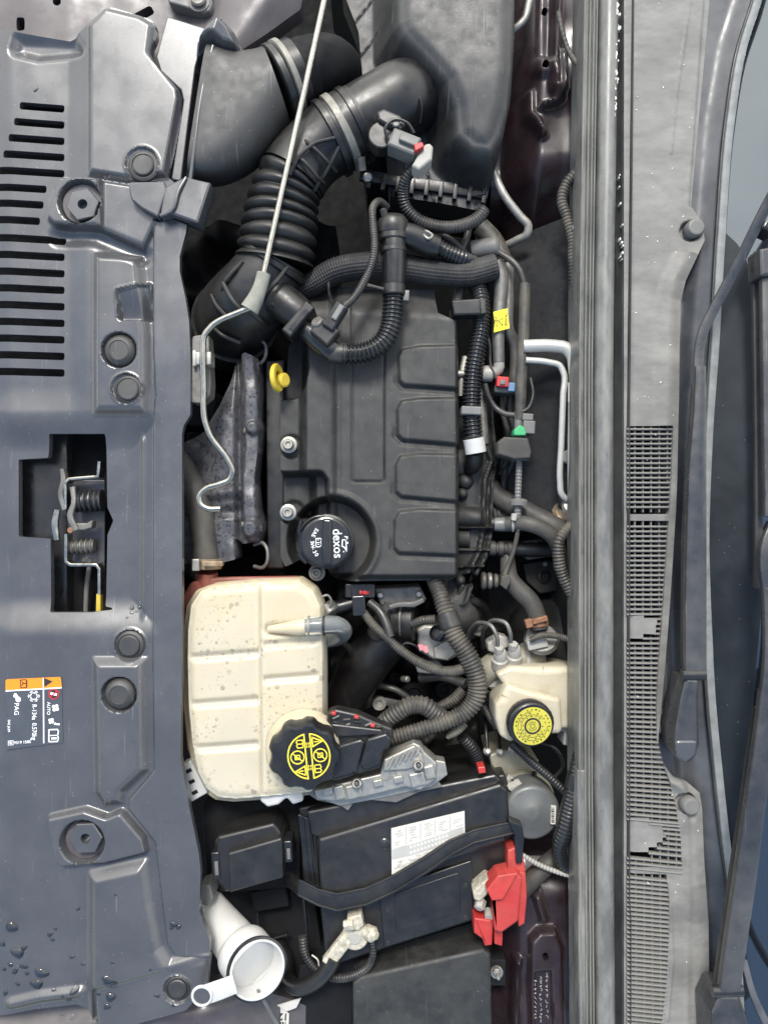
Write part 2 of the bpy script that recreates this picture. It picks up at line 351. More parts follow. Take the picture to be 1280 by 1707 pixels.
def tube(pts, r, corr=None, n=14, smooth=True, caps=True, mb=None, step=None, flat=1., ribs=None):
    """pts: (px, py, z[, r_px]); r in pixels; corr=(pitch_px, depth 0..1)"""
    q = [(*P(a[0], a[1], a[2]), (a[3] if len(a) > 3 else r) * S) for a in pts]
    st = corr[0] * S / 6 if corr else (step or max(.0025, min(.006, r * S * .5)))
    sp = spline(q, st, smooth)
    if corr:    # equal arclength
        d = np.r_[0, np.cumsum(np.linalg.norm(np.diff(sp[:, :3], axis=0), axis=1))]; m = max(8, int(d[-1] / st)); t = np.linspace(0, d[-1], m)
        sp = np.column_stack([np.interp(t, d, sp[:, k]) for k in range(4)])
        ph = np.cos(2 * np.pi * t / (corr[0] * S)); ph = np.sign(ph) * np.abs(ph) ** .6
        rad = sp[:, 3] * (1 - corr[1] * .5 * (1 - ph))
    else: rad = sp[:, 3]
    a = np.linspace(0, 2 * np.pi, n, endpoint=False); c = np.column_stack([np.cos(a), np.sin(a) * flat])
    if ribs: c = c * (1 + ribs[1] * np.cos(ribs[0] * a))[:, None]
    return sweep(sp[:, :3], [c * x for x in rad], None, caps, mb)
def rrect(w_, h_, r_, seg=2):
    out = []
    for sx, sy, a0 in ((1, 1, 0), (-1, 1, 90), (-1, -1, 180), (1, -1, 270)):
        for k in range(seg + 1):
            a = R(a0 + 90 * k / seg); out.append((sx * (w_ / 2 - r_) + r_ * math.cos(a), sy * (h_ / 2 - r_) + r_ * math.sin(a)))
    return np.array(out)
def bar(pts, h, bev=2., smooth=True, mb=None, step=.006):
    """flat bar seen from above; pts (px,py,z,width_px); h thickness px"""
    q = [(*P(a[0], a[1], a[2]), a[3] * S) for a in pts]; sp = spline(q, step, smooth)
    return sweep(sp[:, :3], [rrect(x, h * S, min(bev * S, x * .45, h * S * .45)) for x in sp[:, 3]], (0, 0, 1), True, mb)
def lathe(prof, c, axis=(0, 0, 1), n=28, mb=None, caps=True, lobes=None):
    """prof: (r_px, h_px) along the axis from c (world vector)"""
    mb = mb or MB(); ax = Vector(axis).normalized(); q = Vector((0, 0, 1)).rotation_difference(ax); V = []; F = []
    for (r_, h_) in prof:
        for k in range(n):
            a = 2 * math.pi * k / n; rr_ = r_
            if lobes: rr_ = r_ * (1 + lobes[1] * max(-1, min(1, 1.6 * math.cos(lobes[0] * a))))
            V.append(c + q @ Vector((rr_ * S * math.cos(a), rr_ * S * math.sin(a), h_ * S)))
    m = len(prof)
    for i in range(m - 1):
        for j in range(n): k = (j + 1) % n; F.append((i * n + j, i * n + k, (i + 1) * n + k, (i + 1) * n + j))
    if caps: F.append(tuple(range(n - 1, -1, -1))); F.append(tuple(range((m - 1) * n, m * n)))
    return mb.add(V, F)
def disc(px, py, z, r, h, bev=1.5, n=28, axis=(0, 0, 1), mb=None):
    """puck with rounded top rim, top at z"""
    return lathe([(r, -h), (r, -bev), (r - bev * .3, -bev * .3), (r - bev, 0)], P(px, py, z), axis, n, mb)
def hexa(px, py, z, r, h, hole=0, axis=(0, 0, 1), a0=0., mb=None):
    mb = mb or MB(); ax = Vector(axis).normalized(); q = Vector((0, 0, 1)).rotation_difference(ax); c = P(px, py, z)
    rings = [(r, -h), (r, -1.5), (r - 1.5, 0)] + ([(hole, 0), (hole, -h * .8)] if hole else [])
    V = []; F = []; n = 24
    for i, (r_, z_) in enumerate(rings):
        for k in range(n):
            a = 2 * math.pi * k / n + a0; rr_ = r_
            if i < 3: rr_ = r_ * math.cos(math.pi / 6) / math.cos(((a - a0) % (math.pi / 3)) - math.pi / 6)
            V.append(c + q @ Vector((rr_ * S * math.cos(a), rr_ * S * math.sin(a), z_ * S)))
    for i in range(len(rings) - 1):
        for j in range(n): k = (j + 1) % n; F.append((i * n + j, i * n + k, (i + 1) * n + k, (i + 1) * n + j))
    F.append(tuple(range((len(rings) - 1) * n, len(rings) * n)))
    return mb.add(V, F)
def loft(secs, n=28, mb=None, caps=True, sub=6):
    """secs: (ax, ay, bx, by, zc, half_height_m, exponent); section spans a..b in plan"""
    a = np.array(secs, float); q = spline(np.column_stack([a[:, 0], a[:, 1], np.zeros(len(a)), a[:, 2:]]), 60 / sub) if len(a) > 2 else a
    if len(a) > 2: q = np.column_stack([q[:, 0], q[:, 1], q[:, 3:]])
    mb = mb or MB(); V = []; F = []; 
    for (ax, ay, bx, by, zc, hh, ex) in q:
        A, Bp = P(ax, ay, zc), P(bx, by, zc); c = (A + Bp) / 2; h = (Bp - A) / 2
        for k in range(n):
            t = 2 * math.pi * k / n; cx, sx = math.cos(t), math.sin(t)
            V.append(c + h * (math.copysign(abs(cx) ** (2 / ex), cx)) + Vector((0, 0, hh * math.copysign(abs(sx) ** (2 / ex), sx))))
    m = len(q)
    for i in range(m - 1):
        for j in range(n): k = (j + 1) % n; F.append((i * n + j, i * n + k, (i + 1) * n + k, (i + 1) * n + j))
    if caps: F.append(tuple(range(n - 1, -1, -1))); F.append(tuple(range((m - 1) * n, m * n)))
    return mb.add(V, F)
# ---- height fields
def sdp(X, Y, pts):
    d = np.full(X.shape, 1e18); s = np.ones(X.shape); n = len(pts); j = n - 1
    for i in range(n):
        (xi, yi), (xj, yj) = pts[i], pts[j]; ex, ey = xj - xi, yj - yi; wx, wy = X - xi, Y - yi
        t = np.clip((wx * ex + wy * ey) / max(ex * ex + ey * ey, 1e-9), 0, 1); bx, by = wx - ex * t, wy - ey * t
        d = np.minimum(d, bx * bx + by * by)
        c1, c2, c3 = Y >= yi, Y < yj, ex * wy > ey * wx
        flip = (c1 & c2 & c3) | (~c1 & ~c2 & ~c3); s = np.where(flip, -s, s); j = i
    return s * np.sqrt(d)
def sdb(X, Y, cx, cy, hw, hh, ang=0, r=0):
    c, s_ = math.cos(R(ang)), math.sin(R(ang)); x, y = (X - cx) * c + (Y - cy) * s_, -(X - cx) * s_ + (Y - cy) * c
    qx, qy = np.abs(x) - hw + r, np.abs(y) - hh + r
    return np.hypot(np.maximum(qx, 0), np.maximum(qy, 0)) + np.minimum(np.maximum(qx, qy), 0) - r
def sst(a, b, x):
    t = np.clip((x - a) / (b - a), 0, 1); return t * t * (3 - 2 * t)
def seg_d(X, Y, pts):
    d = np.full(X.shape, 1e18)
    for (x0, y0), (x1, y1) in zip(pts[:-1], pts[1:]):
        ex, ey = x1 - x0, y1 - y0; t = np.clip(((X - x0) * ex + (Y - y0) * ey) / max(ex * ex + ey * ey, 1e-9), 0, 1)
        d = np.minimum(d, (X - x0 - ex * t) ** 2 + (Y - y0 - ey * t) ** 2)
    return np.sqrt(d)
def vnoise(X, Y, sc, seed=0):
    rng = np.random.RandomState(seed); g = rng.rand(64, 64); x, y = X / sc + 7.3, Y / sc + 3.1
    xi, yi = np.floor(x).astype(int), np.floor(y).astype(int); fx, fy = x - xi, y - yi; fx, fy = fx * fx * (3 - 2 * fx), fy * fy * (3 - 2 * fy)
    a = lambda i, j: g[(xi + i) % 64, (yi + j) % 64]
    return (a(0, 0) * (1 - fx) + a(1, 0) * fx) * (1 - fy) + (a(0, 1) * (1 - fx) + a(1, 1) * fx) * fy - .5
def hf(pts, hfun, z0, res=2., skirt=.01, holes=None):
    a = np.array(pts, float); x0, y0 = a.min(0) - res; x1, y1 = a.max(0) + res
    xs, ys = np.arange(x0, x1 + res, res), np.arange(y0, y1 + res, res); X, Y = np.meshgrid(xs, ys)
    def field(X, Y):
        s = sdp(X, Y, pts)
        if holes is not None: s = np.maximum(s, -holes(X, Y))
        return s
    s = field(X, Y); gy, gx = np.gradient(s, res); g = np.maximum(np.hypot(gx, gy), .5)
    keepf = (s[:-1, :-1] + s[1:, :-1] + s[:-1, 1:] + s[1:, 1:]) / 4 < 0
    near = np.abs(s) < res * .8; used = np.zeros(s.shape, bool)
    used[:-1, :-1] |= keepf; used[1:, :-1] |= keepf; used[:-1, 1:] |= keepf; used[1:, 1:] |= keepf
    allk = np.ones(s.shape, bool); pk = np.pad(keepf, 1); allk = pk[:-1, :-1] & pk[1:, :-1] & pk[:-1, 1:] & pk[1:, 1:]
    bd = used & ~allk
    m = np.where(bd, np.clip(s, -res, res), 0); X = X - m * gx / g ** 2; Y = Y - m * gy / g ** 2
    Z = hfun(X, Y); k = S * (H - z0) / H
    V = np.column_stack([((X - 640) * k).ravel(), ((853.5 - Y) * k).ravel(), (z0 + Z).ravel()])
    nx = len(xs); idx = np.arange(X.size).reshape(X.shape)
    F = np.column_stack([idx[:-1, :-1][keepf], idx[1:, :-1][keepf], idx[1:, 1:][keepf], idx[:-1, 1:][keepf]])
    if skirt:
        E = np.vstack([F[:, [0, 1]], F[:, [1, 2]], F[:, [2, 3]], F[:, [3, 0]]]); key = np.sort(E, 1); key = key[:, 0] * X.size + key[:, 1]
        u, inv, cnt = np.unique(key, return_inverse=True, return_counts=True); be = E[cnt[inv] == 1]
        bv = np.unique(be); mp_ = -np.ones(X.size, int); mp_[bv] = np.arange(len(bv)) + len(V)
        lo = V[bv].copy(); lo[:, 2] -= skirt; V = np.vstack([V, lo])
        F = np.vstack([F, np.column_stack([be[:, 1], be[:, 0], mp_[be[:, 0]], mp_[be[:, 1]]])])
    us = np.unique(F); re = -np.ones(len(V), int); re[us] = np.arange(len(us))
    return V[us], re[F]
def flatpoly(pts, z, mb=None, zfun=None, th=.0004):
    return prism(pts, z, z - th, bev=0, mb=mb)
def text(name, s, size_px, px, py, z, rot, m, parent, align='CENTER', sx=1., bold=0.):
    cu = bpy.data.curves.new(name, 'FONT'); cu.body = s; cu.size = size_px * S; cu.align_x = align; cu.align_y = 'CENTER'; cu.extrude = .00012; cu.resolution_u = 3
    cu.offset = bold * S
    t = bpy.data.objects.new(name, cu); COL.objects.link(t); dg = bpy.context.evaluated_depsgraph_get()
    me = bpy.data.meshes.new_from_object(t.evaluated_get(dg)); bpy.data.objects.remove(t); bpy.data.curves.remove(cu)
    mtx = Matrix.Translation(P(px, py, z) - WL[parent]) @ Matrix.Rotation(R(rot), 4, 'Z') @ Matrix.Diagonal((sx, 1, 1, 1))
    me.transform(mtx); me.materials.clear(); me.materials.append(MT[m]); me.name = name
    o = bpy.data.objects.new(name, me); COL.objects.link(o); o.parent = parent; WL[o] = WL[parent]
    return o
# ================================================================== THE SETTING
mb = MB(); mb.add([P(-900, -900, -.52), P(2200, -900, -.52), P(2200, 2600, -.52), P(-900, 2600, -.52)], [(3, 2, 1, 0)])
struct('ground', mb, 'floor')

# ================================================================== RADIATOR COVER
ZC = .03
OUT = [(-60, 38), (0, 45), (60, 54), (112, 61), (125, 58), (145, 42), (176, 14), (188, 12), (236, 27), (252, 33), (261, 44), (262, 60), (255, 78), (253, 95),
       (260, 112), (285, 135), (300, 148), (305, 165), (302, 200), (290, 262), (281, 296), (292, 305), (292, 335), (272, 362), (300, 372), (314, 378), (312, 392), (302, 430),
       (302, 455), (312, 500), (318, 540), (320, 600), (320, 692), (309, 710), (306, 724), (306, 1000), (304, 1260), (318, 1340), (334, 1420), (337, 1450), (335, 1512),
       (340, 1530), (352, 1562), (351, 1592), (348, 1640), (312, 1680), (240, 1700), (200, 1712), (168, 1712), (158, 1698), (146, 1680), (128, 1674), (60, 1682), (0, 1694), (-60, 1702)]
PAD1 = [(150, 46), (178, 17), (235, 31), (259, 45), (253, 92), (301, 152), (303, 170), (279, 296), (212, 302), (150, 292)]
ARM1 = [(170, 304), (222, 312), (266, 362), (241, 416), (172, 386)]
BOSS1 = rp([(100, 296), (176, 303), (176, 386), (92, 378), (79, 364)], 6)
BAND1 = [(158, 424), (236, 428), (243, 500), (249, 560), (250, 640), (246, 690), (158, 690)]
REC1 = rp([(198, 486), (252, 473), (254, 536), (203, 536)], 4)
BAND2 = [(158, 1098), (243, 1098), (246, 1282), (208, 1318), (206, 1336), (176, 1340), (162, 1318)]
BOSS2 = rp([(83, 1358), (146, 1344), (182, 1357), (206, 1347), (244, 1392), (250, 1418), (180, 1436), (106, 1441), (97, 1430)], 6)
PAD2 = [(153, 1456), (243, 1436), (252, 1502), (268, 1578), (284, 1602), (352, 1590), (352, 1720), (160, 1720), (153, 1640)]
FLG = [(259, 372), (330, 360), (330, 715), (312, 740), (312, 1250), (345, 1440), (360, 1590), (296, 1590), (282, 1570), (272, 1490), (262, 1402), (218, 1346), (218, 1330), (246, 1298), (260, 1280), (257, 1080), (257, 715), (262, 660), (258, 560), (258, 400)]
CENT = [(-90, 712), (168, 712), (225, 712), (250, 712), (250, 1034), (168, 1034), (-90, 1034)]
LATCH = rp([(78, 722), (172, 722), (174, 846), (184, 868), (174, 892), (172, 1012), (190, 1017), (150, 1022), (80, 1022), (78, 899), (25, 895), (24, 765), (74, 762)], 3)
LROWS = [175, 202, 229, 256, 283, 310, 337, 365, 394, 422, 450, 478, 506, 534, 562, 590, 618]
def slots(X, Y):
    s = np.full(X.shape, 1e9)
    for i, y in enumerate(LROWS):
        xl = max(-40, 30 - i * 9.5) if i < 5 else -70
        xr = {5: 75, 6: 70, 7: 64}.get(i, 105.)
        an = 4.5 - i * .18
        s = np.minimum(s, sdb(X, Y, (xl + xr) / 2, y - (105 - xr) * .06, (xr - xl) / 2, 6.3, an, 4))
    return s
CLIPS = [(240, 277, 27, 17, 0), (203, 586, 29, 24, 1), (215, 650, 25, 17, 0), (217, 1076, 26, 17, 0), (203, 1155, 29, 23, 1), (297, 1646, 23, 15, 0)]
def h_cover(X, Y):
    h = np.zeros(X.shape)
    up = lambda pts, a, w0, w1: a * (1 - sst(w0, w1, sdp(X, Y, pts)))
    h += up(PAD1, .010, -8, 4)
    h += np.where(X < 160, -.006 * sst(0, 40, 150 - X) * (1 - sst(640, 720, Y)), 0)
    h += up(BAND1, .012, -13, 6)
    h += up(ARM1, .009, -4, 4)
    h -= .014 * (1 - sst(-4, 2, sdp(X, Y, REC1))) * sst(470, 538, Y)
    h += .004 * (1 - sst(0, 4, np.abs(sdp(X, Y, REC1)))) * (Y < 532)
    h += up(BAND2, .012, -13, 6)
    h += up(PAD2, .012, -14, 10)
    h -= .006 * sst(1590, 1605, Y + (X - 165) * .27 - 45) * (X > 158)
    h -= up(CENT, .013, -40, 30) * 1.0
    h += up(FLG, .008, -2, 3)
    # stiffening ridge beside the flange
    h += .004 * (1 - sst(0, 6, np.abs(X - 236))) * sst(715, 740, Y) * (1 - sst(1010, 1040, Y))
    h += up(BOSS1, .015, -6, 3) - up(circ(138, 340, 36, 32), .017, -3, 2)
    h += up(BOSS2, .013, -6, 3) - up(circ(143, 1398, 36, 32), .016, -3, 2)
    # trough next to boss 1
    h -= .007 * (1 - sst(0, 22, seg_d(X, Y, [(95, 392), (160, 396), (238, 428)])))
    h += .006 * (1 - sst(0, 14, seg_d(X, Y, [(20, 1672), (70, 1660), (135, 1652)])))
    h -= .010 * (1 - sst(-6, 18, sdp(X, Y, [(30, 62), (120, 66), (128, 80), (60, 86), (25, 78)])))
    for (cx, cy, ro, ri, k) in CLIPS:
        d = np.hypot(X - cx, Y - cy); h -= (.009 if k else .003) * (1 - sst(ro - 2, ro + 1, d))
        if not k: h += .0015 * (1 - sst(0, 3, np.abs(d - ro - 1)))
    h += vnoise(X, Y, 150, 3) * .0025 + vnoise(X, Y, 60, 5) * .0006
    h += -.012 * sst(20, -60, X)
    return h
def h_clip(x, y):
    X, Y = np.array([[float(x)]]), np.array([[float(y)]]); return ZC + float(h_cover(X, Y)[0, 0])
cover = thing('radiator_cover', 'broad grey-black plastic radiator cover with louvre slots and a latch opening', 'radiator cover', 150, 853, ZC - .012)
obj('cover_panel', hf(OUT, h_cover, ZC, 1.9, .012, lambda X, Y: np.minimum(slots(X, Y), sdp(X, Y, LATCH))), 'panel', cover, 50)
for (cx, cy, ro, ri, k) in CLIPS:
    z = h_clip(cx, cy)
    if k:
        c = obj('push_clip', lathe([(ri + 3, -4), (ri + 3, 4), (ri, 9), (ri - 3, 13), (ri - 8, 15), (ri - 9, 13.5)], P(cx, cy, z)), 'boxlid', cover)
    else:
        c = obj('push_clip', lathe([(ro - 2, -3), (ro - 2, 1), (ro - 4, 2.5), (ri + 2, 3.2), (ri + 1.5, 1.5), (ri, 1.5), (ri, 4.5), (ri - 2, 6)], P(cx, cy, z)), 'boxlid', cover)
for (cx, cy, a) in ((138, 340, .2), (143, 1398, .05)):
    z = h_clip(cx, cy)
    n_ = obj('hex_nut', hexa(cx, cy, z + .016, 27, 18, 8, a0=a), 'panel', cover)
    obj('washer', disc(cx, cy, z + .003, 33, 3), 'maroon_dusty', n_)
# second-level plate behind the snorkel mouth
obj('duct_flange', prism(rp([(279, 27), (346, 48), (331, 94), (326, 112), (302, 302), (286, 299), (306, 168), (302, 150), (268, 118), (261, 95), (270, 60)], 5), .034, .012, 2), 'panel', cover)
# louvre dark backing: slanted condenser louvres seen through the slots
cond = thing('condenser', 'dark condenser fins seen through the louvre slots', 'condenser', 40, 400, -.06)
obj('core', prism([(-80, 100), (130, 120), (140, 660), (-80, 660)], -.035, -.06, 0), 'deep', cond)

# ---- air-conditioning sticker
stk = obj('sticker', prism(rp([(10, 1131), (103, 1128), (106, 1238), (9, 1250)], 3), ZC + .0016, ZC - .004, 0), 'sticker', cover)
obj('orange_band', flatpoly(rp([(10, 1132.5), (102, 1128.5), (103.5, 1146), (10, 1152)], [4, 4, 0, 0]), ZC + .0021), 'orange', stk)
zz = ZC + .0022
obj('dividing_line', flatpoly([(72, 1149), (74, 1149), (74.5, 1239), (72.5, 1239)], zz), 'wprint', stk)
obj('band_line', flatpoly([(10, 1151), (103.5, 1145.5), (103.5, 1147.5), (10, 1153)], zz + .0002), 'wprint', stk)
obj('band_divider', flatpoly([(72, 1130), (73.3, 1130), (73.6, 1148), (72.3, 1148)], zz + .0003), 'wprint', stk)
obj('warning_triangle', flatpoly([(74, 1130), (88, 1136), (74.5, 1145)], zz + .0004), 'kprint', stk)
b = flatpoly([(34, 1134), (35.2, 1134), (35.8, 1147), (34.6, 1147)], zz + .0004)
for q in ([(34, 1133), (44, 1132.4), (44, 1133.6), (34, 1134.2)], [(34.6, 1146), (45, 1145.4), (45, 1146.6), (34.6, 1147.2)], [(44, 1132.4), (46, 1134), (46, 1144.5), (45, 1146.6), (44, 1145)],
          [(37, 1135.5), (40, 1139), (37, 1143.5), (36.4, 1142), (38.4, 1139), (36.4, 1136.5)], [(39, 1138.2), (43.5, 1138), (43.5, 1139.6), (39, 1139.8)]): flatpoly(q, zz + .0004, b)
obj('manual_symbol', b, 'kprint', stk)
b = MB()   # snowflake
for k in range(6):
    a = k * math.pi / 3
    c0, s0 = math.cos(a), math.sin(a)
    L_ = lambda r0, r1, w_, off=0.: [(57 + c0 * r0 - s0 * (w_ + off), 1160.5 + s0 * r0 + c0 * (w_ + off)), (57 + c0 * r1 - s0 * (w_ + off), 1160.5 + s0 * r1 + c0 * (w_ + off)), (57 + c0 * r1 + s0 * (w_ - off), 1160.5 + s0 * r1 - c0 * (w_ - off)), (57 + c0 * r0 + s0 * (w_ - off), 1160.5 + s0 * r0 - c0 * (w_ - off))]
    flatpoly(L_(4.5, 10, .8), zz, b)
    flatpoly([(57 + 5 * math.cos(a - .5), 1160.5 + 5 * math.sin(a - .5)), (57 + 6.6 * math.cos(a - .5), 1160.5 + 6.6 * math.sin(a - .5)), (57 + 6.6 * math.cos(a + .5), 1160.5 + 6.6 * math.sin(a + .5)), (57 + 5 * math.cos(a + .5), 1160.5 + 5 * math.sin(a + .5))], zz, b)
    for sg in (-.35, .35):
        flatpoly([(57 + 7 * c0, 1160.5 + 7 * s0), (57 + 8.4 * c0, 1160.5 + 8.4 * s0), (57 + 9.6 * math.cos(a + sg), 1160.5 + 9.6 * math.sin(a + sg)), (57 + 8.8 * math.cos(a + sg), 1160.5 + 8.8 * math.sin(a + sg))], zz, b)
obj('snowflake_symbol', b, 'wprint', stk)
b = flatpoly(circ(90, 1157, 9, 20), zz); obj('prohibition_ring', b, 'redlock', stk)
b = flatpoly(circ(90, 1157, 7, 20), zz + .0002); obj('ring_field', b, 'kprint', stk)
b = flatpoly(rect(90, 1157, 11, 4, 12), zz + .0004); obj('pictogram', b, 'wprint', stk)
obj('ring_bar', flatpoly(rect(90, 1157, 15, 1.8, -42), zz + .0005), 'redlock', stk)
for nm, (cx, cy, r_) in {'fan_symbol': (93, 1180, 5.2), 'fan_symbol_b': (86, 1202, 4.2)}.items():
    b = MB()
    for k in range(4):
        a = k * math.pi / 2 + .6; flatpoly(circ(cx + r_ * .72 * math.cos(a), cy + r_ * .72 * math.sin(a), r_ * .55, 10), zz + k * .00003, b)
    obj('fan_symbol', b, 'wprint', stk)
obj('foot_symbol', flatpoly([(90, 1208), (93, 1204), (94, 1206), (100, 1206), (100, 1209)], zz), 'wprint', stk)
b = flatpoly([(81, 1216), (83, 1216), (83, 1237), (81, 1237)], zz)
for q in ([(83, 1215.5), (97, 1215), (97, 1217), (83, 1217.5)], [(83, 1225.5), (97, 1225), (97, 1226.5), (83, 1227)], [(83, 1235.5), (97, 1235), (97, 1237), (83, 1237.5)], [(97, 1215), (99, 1219), (97.6, 1226), (99, 1231), (97, 1237), (96, 1235), (97, 1231), (95.6, 1226), (97, 1219), (96, 1217)]): flatpoly(q, zz, b)
flatpoly([(86, 1229.5), (95, 1229.2), (95, 1232.4), (86, 1232.8)], zz, b)
obj('manual_symbol', b, 'wprint', stk)
b = flatpoly(circ(31, 1166, 4.5, 12), zz); flatpoly(circ(26, 1160, 3.2, 10), zz + .00005, b); flatpoly([(24, 1156), (28, 1156), (33, 1164), (28, 1168)], zz + .0001, b)
obj('compressor_symbol', b, 'wprint', stk)
text('print', 'R-134a', 10.5, 57.5, 1187, zz, -91, 'wprint', stk, sx=.85, bold=.06)
text('print', '0.570kg', 10.5, 57.5, 1219.5, zz, -91, 'wprint', stk, sx=.85, bold=.06)
text('print', 'PAG', 10.5, 28, 1182, zz, -91, 'wprint', stk, bold=.06)
text('print', 'AUTO', 7.5, 81.5, 1181, zz, -91, 'wprint', stk, bold=.06)
text('print', 'SAE J639', 5.5, 15.5, 1210, zz, -91, 'wprint', stk, bold=.06)
text('print', '9319 1585', 6.5, 38, 1237.5, zz, 4, 'wprint', stk, bold=.06)
b = flatpoly([(14, 1235), (23, 1234.4), (23, 1242), (14, 1242.6)], zz); obj('maker_mark', b, 'wprint', stk)
obj('maker_mark_field', flatpoly([(15, 1236), (22, 1235.4), (22, 1241), (15, 1241.6)], zz + .0002), 'kprint', stk)
obj('maker_mark_dot', flatpoly(circ(18.5, 1238.5, 2.2, 8), zz + .0004), 'wprint', stk)

# ---- hood latch in the opening
la = thing('hood_latch', 'steel hood latch with coil spring in the cover opening', 'latch', 140, 870, -.06)
def strip(pts, w_px, zt, th): return bar([(x, y, zt, w_px) for x, y in pts], th, 1, False)
obj('latch_plate', prism(rp([(112, 800), (175, 800), (175, 945), (114, 945)], 3), -.02, -.024, 1), 'spring', la)
obj('bracket', bar([(170, 770, .004, 5), (168, 795, .004, 5), (120, 799, .004, 5), (114, 805, .004, 5), (114, 848, .004, 5)], 26, 1, False), 'steel', la)
obj('bracket', bar([(115, 890, .004, 5), (115, 935, .004, 5), (122, 941, .004, 5), (165, 941, .004, 5), (170, 948, .004, 5), (170, 990, .004, 5)], 26, 1, False), 'steel', la)
obj('striker_guide', bar([(106, 782, .0, 7), (109, 800, .0, 9), (104, 822, .0, 9), (110, 850, .0, 7)], 16, 2), 'grey_metal', la)
obj('coil_spring', tube([(128, 836, -.004, 19), (172, 834, -.004, 19)], 19, (8.5, .28), n=20), 'spring', la)
obj('coil_spring', tube([(122, 912, -.006, 13), (158, 910, -.006, 13)], 13, (8, .3), n=18), 'grey_metal', la)
obj('release_lever', bar([(122, 812, .01, 9), (124, 840, .012, 8), (118, 858, .012, 10), (128, 884, .012, 10)], 8, 2), 'grey_metal', la)
obj('hook', bar([(97, 850, .012, 9), (93, 870, .012, 11), (96, 900, .012, 9)], 8, 2), 'steel', la)
obj('catch_tooth', prism(rp([(122, 872), (145, 872), (155, 866), (153, 880), (140, 884), (123, 884)], 2), .012, -.004, 2), 'grey_metal', la)
obj('pivot', disc(117, 884, .014, 5, 10), 'rust', la)
obj('release_cable', tube([(152, 930, -.02), (146, 970, -.03), (143, 1030, -.04)], 4), 'grey', la)
obj('wire_tag', prism([(161, 990), (168, 990), (168, 1022), (160, 1022)], -.01, -.02, 1), 'yellow', la)
cb = thing('radiator_support', 'glossy black support beam below the latch opening', 'support beam', 60, 850, -.06)
obj('beam', prism([(-80, 700), (108, 700), (108, 1050), (-80, 1050)], -.022, -.07, 2, tilt=(-.12, 0)), 'black_gloss', cb)
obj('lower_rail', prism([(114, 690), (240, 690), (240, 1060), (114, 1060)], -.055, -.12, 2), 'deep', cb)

# ---- water drops at the near corner
wd = MB()
rng = random.Random(4)
spots_ = [(20, 1545, 9), (30, 1588, 9), (5, 1573, 5), (41, 1580, 4), (70, 1622, 8), (62, 1640, 8), (18, 1608, 4), (8, 1615, 3.5), (26, 1619, 4), (40, 1610, 5), (46, 1622, 3.5), (10, 1655, 3.5), (30, 1640, 3),
          (84, 1557, 4), (93, 1548, 2.5), (88, 1566, 3), (131, 1515, 2.5), (120, 1595, 3), (139, 1607, 2.5), (124, 1651, 6), (115, 1665, 4), (90, 1650, 3), (165, 1657, 3.5), (182, 1635, 9), (185, 1662, 8), (179, 1678, 5),
          (251, 1616, 4), (262, 1660, 3), (290, 1676, 3), (290, 1541, 5), (298, 1545, 4), (286, 1547, 3), (158, 1644, 3), (105, 1660, 4), (188, 1605, 2), (193, 1492, 2.2), (122, 1695, 5), (105, 1690, 4), (82, 1687, 3.5),
          (220, 1014, 4), (232, 1012, 3), (228, 1020, 2.5), (212, 1030, 2.5), (60, 149, 3.5), (220, 1022, 3)]
for (x, y, r_) in spots_:
    z = h_clip(x, y); e = rng.uniform(1.0, 1.7); an = rng.uniform(-.6, 1.2); n = 12
    rot = Matrix.Rotation(an, 3, 'Z'); c = P(x, y, z); V = []; F = []
    for (q, hh) in ((1, -.25), (.96, .12), (.72, .34), (.38, .46), (.08, .5)):
        for k in range(n):
            a = 2 * math.pi * k / n; wv = 1 + .12 * math.sin(3 * a + x)
            V.append(c + rot @ Vector((r_ * q * e * wv * S * math.cos(a), r_ * q * wv * S * math.sin(a), hh * r_ * S * .8)))
    for i in range(4):
        for j in range(n): k = (j + 1) % n; F.append((i * n + j, i * n + k, (i + 1) * n + k, (i + 1) * n + j))
    F.append(tuple(range(4 * n, 5 * n))); wd.add(V, F)
tag(obj('water_drops', wd, 'water', None, 180), 'scattered clear water drops beaded on the radiator cover', 'water drops', kind='stuff')

# ---- body metal in the two front corners
def h_tl(X, Y):
    h = .02 * sst(330, 440, X + Y * .6) * (1 - sst(455, 500, X + Y * .75)) + vnoise(X, Y, 70, 2) * .003
    h -= .02 * sst(490, 530, X + Y * .75); h += -.01 * sst(110, 190, X) * (1 - sst(300, 360, X + Y * .6))
    return h
bd = thing('front_crossmember', 'dusty maroon sheet-metal crossmember behind the upper cover corner', 'crossmember', 200, 20, -.04)
obj('sheet', hf([(-60, -60), (520, -60), (500, 10), (455, 50), (405, 92), (392, 130), (300, 140), (140, 110), (-60, 110)], h_tl, -.005, 4, .03,
       lambda X, Y: np.minimum.reduce([sdb(X, Y, 35, 40, 7, 11, 0, 5), np.hypot(X - 95, Y - 2) - 7, np.hypot(X - 2, Y - 29) - 2.5, sdb(X, Y, 232, 18, 22, 8, -30, 4)])), 'maroon_dusty', bd)
br = obj('bracket', prism(rp([(270, -30), (352, -30), (354, 8), (350, 18), (338, 22), (310, 12), (282, 4)], 5), .012, -.01, 3), 'grey', bd)
obj('bolt', lathe([(18, -2), (18, 2), (13, 3), (13, 8), (10, 10)], P(332, 2, .012)), 'grey_metal', br)
bd2 = thing('fender_edge', 'dusty maroon fender edge along the bottom corner by the washer neck', 'fender', 250, 1720, -.04)
def h_bl(X, Y): return .012 * sst(1690, 1720, Y + X * .1) - .06 * sst(330, 520, X) + vnoise(X, Y, 60, 9) * .003
obj('sheet', hf([(-60, 1660), (130, 1650), (240, 1670), (330, 1640), (420, 1660), (470, 1690), (520, 1720), (530, 1790), (-60, 1790)], h_bl, -.012, 4, .03), 'maroon_dusty', bd2)

